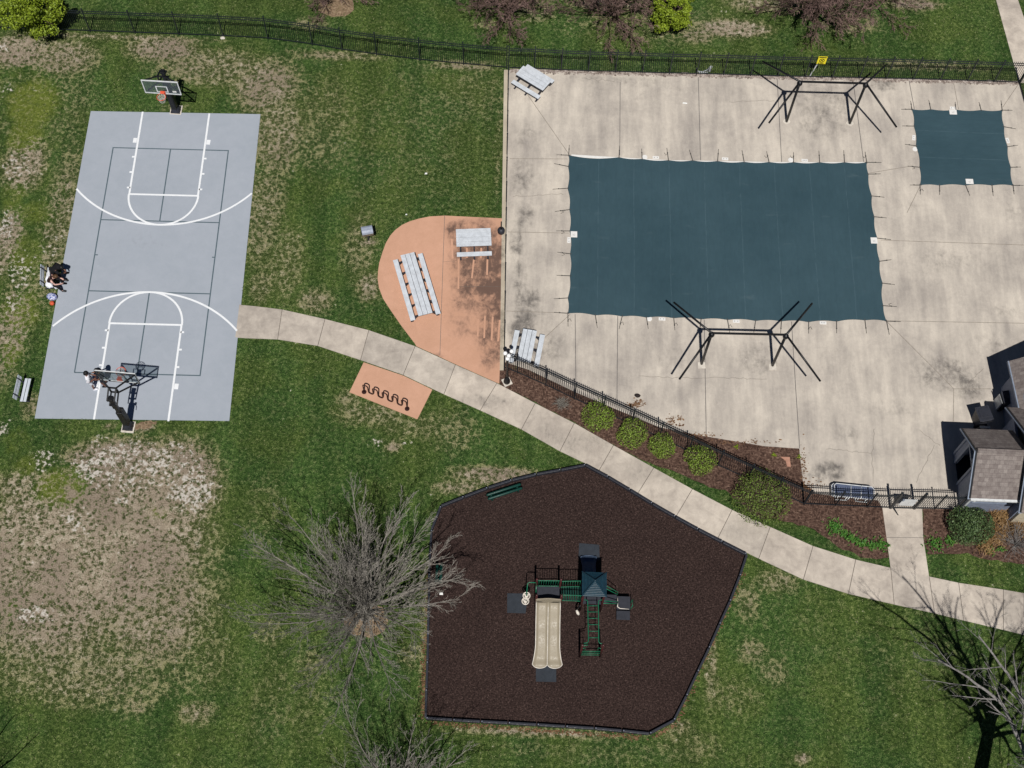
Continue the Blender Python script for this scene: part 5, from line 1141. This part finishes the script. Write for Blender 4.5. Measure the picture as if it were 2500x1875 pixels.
# ================================================================== PEOPLE
def skin(name, V, E, mat, parent, root=0, sub=1):
    me = bpy.data.meshes.new(name); me.from_pydata([v[:3] for v in V], E, []); o = bpy.data.objects.new(name, me); col.objects.link(o)
    s = o.modifiers.new('s', 'SKIN'); s.use_smooth_shade = True
    for i, v in enumerate(V):
        d = me.skin_vertices[0].data[i]; d.radius = (v[3], v[4] if len(v) > 4 else v[3]); d.use_root = (i == root)
    if sub: ss = o.modifiers.new('u', 'SUBSURF'); ss.levels = sub; ss.render_levels = sub
    dg = bpy.context.evaluated_depsgraph_get(); m2 = bpy.data.meshes.new_from_object(o.evaluated_get(dg)); bpy.data.objects.remove(o)
    m2.materials.clear(); m2.materials.append(MT[mat]); m2.name = name; o = bpy.data.objects.new(name, m2); col.objects.link(o); o.parent = parent; return o

def person(label, loc, rz, J, skinm, shirt, pants, shoes, hair, sleeve=.5, long_pants=False, group=None):
    """J: joints in local space, facing local +Y"""
    t = thing('person', label, 'person', loc, rz, group); V = []; E = []
    def add(p, r, link=None, r2=None):
        V.append((*p, r, r2 or r)); i = len(V) - 1
        if link is not None: E.append((link, i))
        return i
    pel = add(J['pel'], .13, None, .1); che = add(J['che'], .15, pel, .1); nk = add(J['neck'], .055, che)
    hd = Vector(J['head']); nv = Vector(J['neck']); up = (hd - nv).normalized(); fwd = Vector(J.get('look', (0, 1, 0))).normalized()
    h1 = add(hd - up * .03, .085, nk); h2 = add(hd + up * .07, .082, h1); add(hd + fwd * .105 - up * .03, .018, h1)
    for s in ('l', 'r'):
        sh = add(J['sh' + s], .062, che); el = add(J['el' + s], .042, sh); wr = add(J['wr' + s], .028, el)
        wv = (Vector(J['wr' + s]) - Vector(J['el' + s])).normalized(); sd = wv.cross(Vector((0, 0, 1))).normalized() if abs(wv.z) < .95 else Vector((1, 0, 0)); dn = wv.cross(sd).normalized()
        pv = Vector(J['wr' + s]) + wv * .075; pm = add(pv, .034, wr, .018)
        for k in range(4):
            b = pv + sd * (-.03 + .02 * k); ln = (.062, .075, .07, .055)[k]; f1 = add(b + wv * ln * .5, .0085, pm); add(b + wv * ln * .9 + dn * .022 * (1 + .3 * k), .0075, f1)
        th = add(Vector(J['wr' + s]) + wv * .045 + sd * (-.045), .010, wr); add(Vector(J['wr' + s]) + wv * .085 + sd * (-.058) + dn * .01, .0085, th)
        hp = add(J['hp' + s], .088, pel); kn = add(J['kn' + s], .06, hp); an = add(J['an' + s], .04, kn); av = Vector(J['an' + s]); add(av + Vector(J.get('toe', (0, .16, -.05))), .035, an)
    skin('body', V, E, skinm, t)
    g = 1.14
    def L(a, b, f): return tuple(Vector(J[a]).lerp(Vector(J[b]), f))
    V = [(*J['pel'], .17, .14), (*J['che'], .188, .145), (*L('che', 'neck', .75), .095)]; E = [(0, 1), (1, 2)]
    for s in ('l', 'r'):
        V += [(*J['sh' + s], .092), (*L('sh' + s, 'el' + s, min(1, sleeve)), .07)]; E += [(1, len(V) - 2), (len(V) - 2, len(V) - 1)]
        if sleeve > 1: V.append((*L('el' + s, 'wr' + s, .92), .045)); E.append((len(V) - 2, len(V) - 1))
    skin('shirt', V, E, shirt, t)
    V = [(*J['pel'], .15, .12)]; E = []
    for s in ('l', 'r'):
        V += [(*J['hp' + s], .105), (*L('hp' + s, 'kn' + s, 1 if long_pants else .85), .085)]; E += [(0, len(V) - 2), (len(V) - 2, len(V) - 1)]
        if long_pants: V.append((*L('kn' + s, 'an' + s, .95), .055)); E.append((len(V) - 2, len(V) - 1))
    skin('trousers' if long_pants else 'shorts', V, E, pants, t)
    for s in ('l', 'r'):
        a = Vector(J['an' + s]); to = Vector(J.get('toe', (0, .16, -.05))); skin('shoe', [(*(a - to * .3 + Vector((0, 0, -.02))), .065), (*(a + to * .5 + Vector((0, 0, -.01))), .068, .058), (*(a + to * 1.25), .058, .048)], [(0, 1), (1, 2)], shoes, t)
    m = MB(); q = hd + up * .075 - fwd * .02; m.ball(q.x, q.y, q.z, .115, 14, 1, 1.05, .9); q = hd - fwd * .045; m.ball(q.x, q.y, q.z, .1, 12); m.build('hair', hair, t, False, True)
    m = MB(); sx = fwd.cross(up).normalized()
    for s in (-1, 1): q = hd + fwd * .086 + sx * .032 * s + up * .01; m.ball(q.x, q.y, q.z, .012, 8)
    m.build('eyes', 'black', t); m = MB(); q = hd + fwd * .086 - up * .065; m.ball(q.x, q.y, q.z, .018, 8, 1.4, .6, .35); m.build('mouth', 'rust', t)
    m = MB()
    for s in (-1, 1): q = hd + sx * .088 * s - fwd * .01; m.ball(q.x, q.y, q.z, .026, 8, .5, 1, 1.2)
    m.build('ears', skinm, t, False, True)
    return t
stand = dict(pel=(0, 0, .93), che=(0, .02, 1.28), neck=(0, .02, 1.47), head=(0, .05, 1.60), shl=(-.19, .02, 1.38), shr=(.19, .02, 1.38), ell=(-.24, .06, 1.10), elr=(.24, .06, 1.10), wrl=(-.12, .27, 1.06), wrr=(.12, .27, 1.08), hpl=(-.09, 0, .88), hpr=(.09, 0, .88), knl=(-.11, .03, .48), knr=(.12, .04, .48), anl=(-.12, -.02, .08), anr=(.13, .0, .08), look=(0, .9, -.3))
f1, f2 = P(230, 947), P(260, 940)
d = (f2 - f1); a1 = math.atan2(-d.x, d.y)
person('person in a white shirt with black hair standing left of the hoop', (f1.x, f1.y, .035), a1, stand, 'skin1', 'wcloth', 'wcloth', 'wcloth', 'hairb', .8)
st2 = dict(stand); st2.update(ell=(-.25, -.02, 1.12), elr=(.25, .1, 1.12), wrl=(-.2, .2, 1.0), wrr=(.14, .3, 1.16), knl=(-.12, .1, .48))
person('person in a dark navy shirt and shorts standing behind the hoop glass', (f2.x, f2.y, .035), a1 + math.pi - .3, st2, 'skin1', 'ncloth', 'ncloth', 'black', 'hairb', .6)
sit = dict(pel=(0, -.05, .56), che=(0, .18, .88), neck=(0, .32, 1.02), head=(0, .43, 1.09), shl=(-.18, .22, .95), shr=(.18, .22, .95), ell=(-.25, .36, .70), elr=(.25, .36, .70), wrl=(-.17, .58, .62), wrr=(.15, .58, .62), hpl=(-.1, -.03, .53), hpr=(.1, -.03, .53), knl=(-.24, .42, .52), knr=(.24, .42, .52), anl=(-.2, .50, .09), anr=(.24, .55, .09), look=(0, .7, -.7), toe=(0, .17, -.045))
sb = P(118, 683, 0); sb2 = P(114, 661, 0)
east = -math.pi / 2
bxw = (bb.x + ba.x) / 2 + .28 + .05
def on_bench(px, py, z=.9): return P(px, py, z)
yb, ya = P(127, 680, .85).y, P(122, 656, .85).y
person('person with brown hair and bare forearms leaning forward on the bench', (bxw + .05, yb - .02, 0), east, sit, 'skin2', 'mcloth', 'bcloth', 'black', 'hairbr', .45, True)
s2_ = dict(sit); s2_.update(che=(0, .26, .84), neck=(0, .42, .94), head=(0, .54, .95), shl=(-.19, .3, .9), shr=(.19, .3, .9), ell=(-.26, .45, .66), elr=(.24, .5, .66), wrl=(-.1, .62, .56), wrr=(.1, .64, .56), look=(0, .5, -.9))
person('person in black top hunched over at the upper end of the bench', (bxw + .05, ya + .04, 0), east, s2_, 'skin1', 'bcloth', 'bcloth', 'black', 'hairb', 1.2, True)
hd_ = [o for o in bpy.data.objects if o.name.startswith('person') and 'hunched' in o.get('label', '')][0]
m = MB(); m.ball(0, .47, 1.0, .145, 14, 1, 1.1, .95); m.build('hood', 'bcloth', hd_, False, True)
def cloth(name, label, cat, px, py, z, sx, sy, sz, mat, seed):
    q = P(px, py, z); r = random.Random(seed); bm = bmesh.new(); bmesh.ops.create_icosphere(bm, subdivisions=3, radius=1)
    for v in bm.verts:
        n = 1 + .22 * math.sin(v.co.x * 5 + seed) * math.cos(v.co.y * 6) + r.uniform(-.05, .05); v.co = Vector((v.co.x * sx * n, v.co.y * sy * n, max(-.35, v.co.z) * sz * n))
    me = bpy.data.meshes.new(name); bm.to_mesh(me); bm.free(); me.materials.append(MT[mat]); o = bpy.data.objects.new(name, me); col.objects.link(o); o.location = q; tag(o, label, cat)
cloth('jacket', 'white jacket heaped on the lower end of the occupied bench', 'clothes', 121, 695, .56, .2, .17, .16, 'wcloth', 1); cloth('towel', 'pale towel hanging over the bench seat behind the people', 'clothes', 117.5, 675, .6, .1, .3, .12, 'wcloth', 2); cloth('plastic_bag', 'small white bag on the ground before the occupied bench', 'bag', 138, 699, .12, .11, .14, .17, 'wcloth', 3)

# ================================================================== PLANTS
def quads_mesh(name, C, N, S, mat, parent, asp=.6, g=None):
    """one small leaf face per centre"""
    g = g or np.random.default_rng(1); n = len(C); N = N / np.maximum(1e-6, np.linalg.norm(N, axis=1))[:, None]
    T = np.cross(N, g.normal(size=(n, 3))); T /= np.maximum(1e-6, np.linalg.norm(T, axis=1))[:, None]; Bv = np.cross(N, T); S = S[:, None]
    V = np.stack([C - T * S, C - Bv * S * asp, C + T * S, C + Bv * S * asp], 1).reshape(-1, 3)
    me = bpy.data.meshes.new(name); nv = len(V); me.vertices.add(nv); me.vertices.foreach_set('co', V.ravel()); me.loops.add(nv); me.loops.foreach_set('vertex_index', np.arange(nv)); me.polygons.add(n); me.polygons.foreach_set('loop_start', np.arange(0, nv, 4)); me.update(calc_edges=True); me.materials.append(MT[mat])
    o = bpy.data.objects.new(name, me); col.objects.link(o)
    if parent is not None: o.parent = parent; ROOT[o.name] = ROOT[parent.name]
    return o
def leaf_cloud(g, n, rx, ry, rz_, zc, shell=.55, lumps=14, lump=.28, flat=-.6):
    d = g.normal(size=(n, 3)); d /= np.linalg.norm(d, axis=1)[:, None]; d[:, 2] = np.maximum(d[:, 2], flat)
    L = g.normal(size=(lumps, 3)); L /= np.linalg.norm(L, axis=1)[:, None]; w_ = np.max(np.clip((d @ L.T - .72) / .28, 0, 1), 1)
    r = (1 - shell * g.uniform(0, 1, n) ** 2.2) * (1 - lump + lump * 1.25 * w_) * g.uniform(.97, 1.06, n)
    C = d * r[:, None] * np.array([rx, ry, rz_]); C[:, 2] += zc
    return C, d + g.normal(size=(n, 3)) * .75
def shrub(label, px, py, rp, hgt, mat, n, seed, group=None, ls=.036, woody=1.0, ryk=1.0, name='round_shrub'):
    q0 = P(px, py, hgt * .5); r = rp / 48.0; t = thing(name, label, 'shrub', (q0.x, q0.y, .02), 0, group); g = np.random.default_rng(seed); rr = random.Random(seed)
    C, N = leaf_cloud(g, n, r * 1.04, r * ryk * 1.04, hgt * .56, hgt * .48, .66, 24, .24, -.7); kp = (C[:, 2] / hgt + g.uniform(-.12, .12, n) - .16 * np.sin(C[:, 0] * 9 + seed) * np.sin(C[:, 1] * 8)) > .06; C, N = C[kp], N[kp]; n = len(C); quads_mesh('foliage', C, N, g.uniform(ls * .6, ls * 1.25, n), mat, t, .62, g)
    m = MB()
    for k in range(int(80 * woody)):
        a = rr.uniform(0, 6.28); e = rr.uniform(.15, 1.25); p0 = (rr.uniform(-.08, .08), rr.uniform(-.08, .08), 0); d = Vector((math.cos(a) * math.cos(e) * r, math.sin(a) * math.cos(e) * r * ryk, hgt * math.sin(e) * .98 + .05)) * rr.uniform(.85, 1.08)
        m.tube([p0, d * .5 + Vector((0, 0, .06)), d], [.014, .009, .004], 4, False)
        for b in range(3): s = d * rr.uniform(.45, .8); m.tube([s, s + Vector((rr.uniform(-.2, .2), rr.uniform(-.2, .2), rr.uniform(.02, .2))) * r], [.006, .003], 3, False)
    m.build('branches', 'bark2' if mat != 'leafd' else 'bark3', t)
    return t
GS = 'clipped round shrubs along the slanting fence'
shrub('round yellow-green shrub nearest the dry twiggy bush', 1461, 1016, 36, .95, 'leafb', 3000, 1, GS)
shrub('round yellow-green shrub second from the dry twiggy bush', 1541, 1058, 36, .95, 'leafb', 3000, 2, GS)
shrub('small round yellow-green shrub third from the dry twiggy bush', 1616, 1089, 30, .9, 'leafb', 2400, 3, GS)
shrub('round yellow-green shrub beside the large brownish one', 1709, 1122, 36, .95, 'leafb', 2800, 4, GS)
shrub('largest round olive shrub at the end of the row', 1859, 1213, 62, 1.5, 'leafo', 6500, 5, GS, .04, 2.6)
shrub('dark green rounded evergreen shrub by the hut downspout', 2370, 1282, 49, 1.3, 'leafd', 7000, 6, None, .042, .8, .92, 'evergreen_shrub')
def twiggy(label, px, py, r, h, mat, n, seed, name='bare_bush'):
    q = P(px, py); t = thing(name, label, 'bush', (q.x, q.y, .02)); rr = random.Random(seed); m = MB(); m2 = MB()
    for k in range(n):
        a = rr.uniform(0, 6.28); e = rr.uniform(.2, 1.35); d = Vector((math.cos(a) * math.cos(e), math.sin(a) * math.cos(e), math.sin(e) * h / r)) * r * rr.uniform(.7, 1); m.tube([(0, 0, 0), d * .5 + Vector((rr.uniform(-.06, .06), rr.uniform(-.06, .06), .05)), d], [.012, .008, .004], 4, False)
        for b in range(4): s = d * rr.uniform(.4, .95); m2.tube([s, s + Vector((rr.uniform(-.25, .25), rr.uniform(-.25, .25), rr.uniform(-.05, .25))) * r], [.006, .0025], 3, False)
    m.build('stems', mat, t); m2.build('twigs', mat, t)
twiggy('small dry twiggy bush in the mulch below the slanting fence', 1370, 990, .62, .5, 'bark1', 46, 1)
twiggy('bare tangled bush at the right edge beside the hut', 2478, 1330, 1.5, 1.5, 'barkp', 60, 2)
def tuft(label, px, py, r, h, mat, n, seed, name='leafy_plant', group='green bulb plants in the mulch', wd=.022):
    q = P(px, py); t = thing(name, label, 'plant', (q.x, q.y, .02), 0, group); rr = random.Random(seed); m = MB()
    for k in range(n):
        bx, by = rr.gauss(0, r * .45), rr.gauss(0, r * .45); a = rr.uniform(0, 6.28); l = h * rr.uniform(.6, 1.1); lean = rr.uniform(.2, .9); dx, dy = math.cos(a), math.sin(a); w_ = wd * rr.uniform(.7, 1.2)
        p1 = (bx + dx * l * lean * .4, by + dy * l * lean * .4, l * .7); p2 = (bx + dx * l * lean, by + dy * l * lean, l * rr.uniform(.45, .9))
        m.add([(bx - dy * w_, by + dx * w_, 0), (bx + dy * w_, by - dx * w_, 0), (p1[0] + dy * w_, p1[1] - dx * w_, p1[2]), (p1[0] - dy * w_, p1[1] + dx * w_, p1[2]), p2], [(0, 1, 2, 3), (3, 2, 4)])
    m.build('leaves', mat, t)
for px, py, r, n, lab in ((2037, 1290, .42, 150, 'large bright green bulb clump at the left end of the trailing row'), (2063, 1307, .26, 70, 'bright green bulb clump second in the trailing row of the bed'), (2082, 1319, .26, 66, 'bright green bulb clump at the middle of the trailing row'), (2103, 1329, .28, 70, 'bright green bulb clump at the right end of the trailing row'), (2128, 1333, .26, 66, 'bright green bulb clump left of the entrance path, outer one'), (2152, 1332, .32, 90, 'bright green bulb clump touching the left edge of the entrance path'),
        (2281, 1330, .42, 110, 'yellow-green bulb clump just right of the entrance path'), (2318, 1322, .26, 60, 'small bulb clump under the dark evergreen shrub'), (2416, 1344, .26, 60, 'bulb clump among the dry straw by the right edge'), (2442, 1341, .18, 30, 'tiny bulb clump rightmost in the dry straw bed')):
    tuft(lab, px, py, r, .26, 'leafg', n, int(px))
for px, py, lab in ((1889, 1112, 'tiny yellow-green weed in the mulch corner by the pink paver'), (1797, 1092, 'tiny yellow weed at the deck edge above the mulch corner'), (1950, 1117, 'tiny weed on the right edge of the mulch corner')): tuft(lab, px, py, .12, .12, 'leafy', 26, int(px), 'weed', None)
for px, py, r, n, lab in ((2440, 1268, .6, 420, 'dry brown grass clump beside the dark evergreen shrub'), (2432, 1310, .5, 300, 'dry brown grass clump in front of the evergreen shrub'), (2402, 1335, .45, 220, 'flattened pale straw clump at the bed edge'), (2484, 1290, .5, 260, 'dry brown grass clump below the stone wall')): tuft(lab, px, py, r, .5, 'straw', n, int(px), 'dry_grass_clump', 'dry grass clumps by the hut', .012)

# ================================================================== TREES
def bare_tree(seed, trunk_h, trunk_r, limbs, Llimb, emin, emax, K, ratio, wob=.10, trop=.03, minr=.006, droop=0.0, taper=.22, lean=(0, 0), thick=(.26, .4), ang=(22, 46)):
    rr = random.Random(seed); tm, cm, wm = MB(), MB(), MB()
    top = Vector((lean[0], lean[1], trunk_h)); tm.tube([(0, 0, -.05), (0, 0, .12), top * .55, top], [trunk_r * 1.45, trunk_r * 1.08, trunk_r * .92, trunk_r * .8], 12)
    def grow(p, d, L, r, lv):
        n = max(3, int(L / (.5 if lv < 2 else .3))); pts = [p.copy()]; rad = [r]; q = p.copy(); d = d.normalized()
        for i in range(n):
            d = (d + Vector((rr.gauss(0, wob), rr.gauss(0, wob), rr.gauss(0, wob) + trop - droop * (i / n) * lv)) ).normalized(); q = q + d * (L / n); pts.append(q.copy()); rad.append(max(minr * .6, r * (1 - (1 - taper) * (i + 1) / n)))
        (tm if lv == 0 and r > .05 else cm if lv < 2 else wm).tube(pts, rad, 7 if r > .05 else 5 if r > .02 else 3, False)
        if lv < len(K):
            for k in range(K[lv]):
                f = .18 + .8 * (k + rr.random()) / K[lv]; i = min(n - 1, int(f * n)); s = pts[i].lerp(pts[i + 1], f * n - i); dd = (pts[i + 1] - pts[i]).normalized(); ax = dd.orthogonal().normalized(); ax.rotate(Matrix.Rotation(rr.uniform(0, 6.28), 3, dd)); nd = dd.copy(); nd.rotate(Matrix.Rotation(R(rr.uniform(*ang)), 3, ax))
                grow(s, nd, L * ratio * rr.uniform(.6, 1.1) * (1 - .45 * f), max(minr, rad[i] * rr.uniform(.42, .6)), lv + 1)
    for k in range(limbs):
        a = 2.399 * k + rr.uniform(-.25, .25); e = R(emin + (emax - emin) * ((k + .5) / limbs) ** .9); z0 = trunk_h * rr.uniform(.55, 1.0); p = Vector((lean[0] * z0 / trunk_h, lean[1] * z0 / trunk_h, z0)); rl = trunk_r * rr.uniform(*thick)
        grow(p, Vector((math.cos(a) * math.cos(e), math.sin(a) * math.cos(e), math.sin(e))), Llimb * rr.uniform(.82, 1.04), rl, 0)
    return tm, cm, wm
def plant_tree(name, label, loc, args, bk, group=None, tw=None):
    t = thing(name, label, 'tree', loc, 0, group); tm, cm, wm = bare_tree(**args); tm.build('trunk', bk, t); cm.v += []; cr = cm.build('crown', bk, t); wm.build('twigs', tw or bk, cr); return t
b = P(893, 1500); plant_tree('bare_tree', 'large leafless grey tree overhanging the left play border', (b.x, b.y, 0), dict(seed=19, trunk_h=1.2, trunk_r=.27, limbs=44, Llimb=6.0, emin=16, emax=86, K=[15, 7, 4], ratio=.40, wob=.05, trop=.03, minr=.0072, thick=(.13, .21), ang=(16, 38)), 'bark1')
b = P(978, 1985); plant_tree('bare_tree', 'leafless grey tree whose crown rises at the bottom edge', (b.x, b.y, 0), dict(seed=23, trunk_h=1.0, trunk_r=.2, limbs=30, Llimb=5.2, emin=30, emax=86, K=[13, 7, 3], ratio=.42, wob=.06, trop=.04, minr=.006, thick=(.13, .22), ang=(16, 40)), 'bark1')
b = P(2385, 1935); plant_tree('bare_tree', 'tall leafless pale tree leaning out of the lower right corner', (b.x, b.y, 0), dict(seed=37, trunk_h=6.5, trunk_r=.3, limbs=17, Llimb=7.6, emin=30, emax=84, K=[9, 6, 4], ratio=.45, wob=.10, trop=.03, minr=.0068, lean=(1.3, .3), thick=(.22, .4)), 'barkp')
b = P(-130, 2000); plant_tree('bare_tree', 'leafless tree outside the lower left corner, only its shadow showing', (b.x, b.y, 0), dict(seed=53, trunk_h=1.4, trunk_r=.2, limbs=14, Llimb=5.0, emin=40, emax=80, K=[6, 4, 2], ratio=.48, wob=.1, trop=.02), 'bark1')
GA = 'reddish leafless trees behind the fence'
ar = dict(trunk_h=.9, trunk_r=.15, limbs=30, Llimb=3.4, emin=6, emax=84, K=[10, 8, 5], ratio=.48, wob=.17, trop=.0, minr=.0105, droop=.03, thick=(.2, .32))
proto = []
for px, py, sd, lab, k, rz in ((1240, 42, 62, 'leafless reddish tree behind the fence above the deck corner', 1.08, 0), (1502, 50, 63, 'leafless reddish tree touching the bright green tree', 1.04, 0), (1988, 48, 0, 'leafless reddish tree behind the fence above the yellow sign', 1.15, 2.1), (2128, 8, 1, 'smaller leafless reddish tree nearest the upper path', .8, 4.0), (812, -14, 1, 'leafless reddish tree at the top edge above the bare soil ring', .84, 1.3)):
    b = P(px, py)
    if sd > 9: q = dict(ar); q['seed'] = sd; q['Llimb'] *= k; proto.append(plant_tree('bare_tree', lab, (b.x, b.y, 0), q, 'bark3', GA, 'bark2'))
    else: dup(proto[sd], (b.x, b.y, 0), rz, lab, (k, k, k))
def leafy_tree(label, px, py, r, h, n, seed, mat):
    b = P(px, py); t = thing('leafy_tree', label, 'tree', (b.x, b.y, 0)); g = np.random.default_rng(seed); rr = random.Random(seed); m = MB(); m.tube([(0, 0, 0), (.03, .02, h * .3), (.0, .05, h * .6)], [.16, .11, .06], 10)
    for k in range(16): a = 2.4 * k; e = rr.uniform(.3, 1.2); z0 = h * rr.uniform(.15, .5); d = Vector((math.cos(a) * math.cos(e) * r, math.sin(a) * math.cos(e) * r, math.sin(e) * h * .45)); m.tube([(0, 0, z0), Vector((0, 0, z0)) + d * .5 + Vector((0, 0, .1)), Vector((0, 0, z0)) + d], [.05, .03, .01], 5, False)
    m.build('trunk', 'bark3', t); Cs, Ns = [], []
    for k in range(64):
        d = g.normal(size=3); d /= np.linalg.norm(d); c0 = d * np.array([r, r, h * .40]) * g.uniform(.45, .95); c0[2] += h * .58; rc_ = g.uniform(.22, .42) * r * .72; C, N = leaf_cloud(g, n // 64, rc_, rc_, rc_ * .8, 0, .8, 5, .25, -.9); Cs.append(C + c0); Ns.append(N)
    C = np.concatenate(Cs); N = np.concatenate(Ns); quads_mesh('crown', C, N, g.uniform(.035, .075, len(C)), mat, t, .65, g)
leafy_tree('bright yellow-green leafy tree in the upper left corner by the fence', 104, 88, 1.7, 3.9, 15000, 71, 'leafy'); leafy_tree('bright green leafy tree among the reddish bare trees', 1632, 74, 1.35, 2.9, 12000, 72, 'leafy')
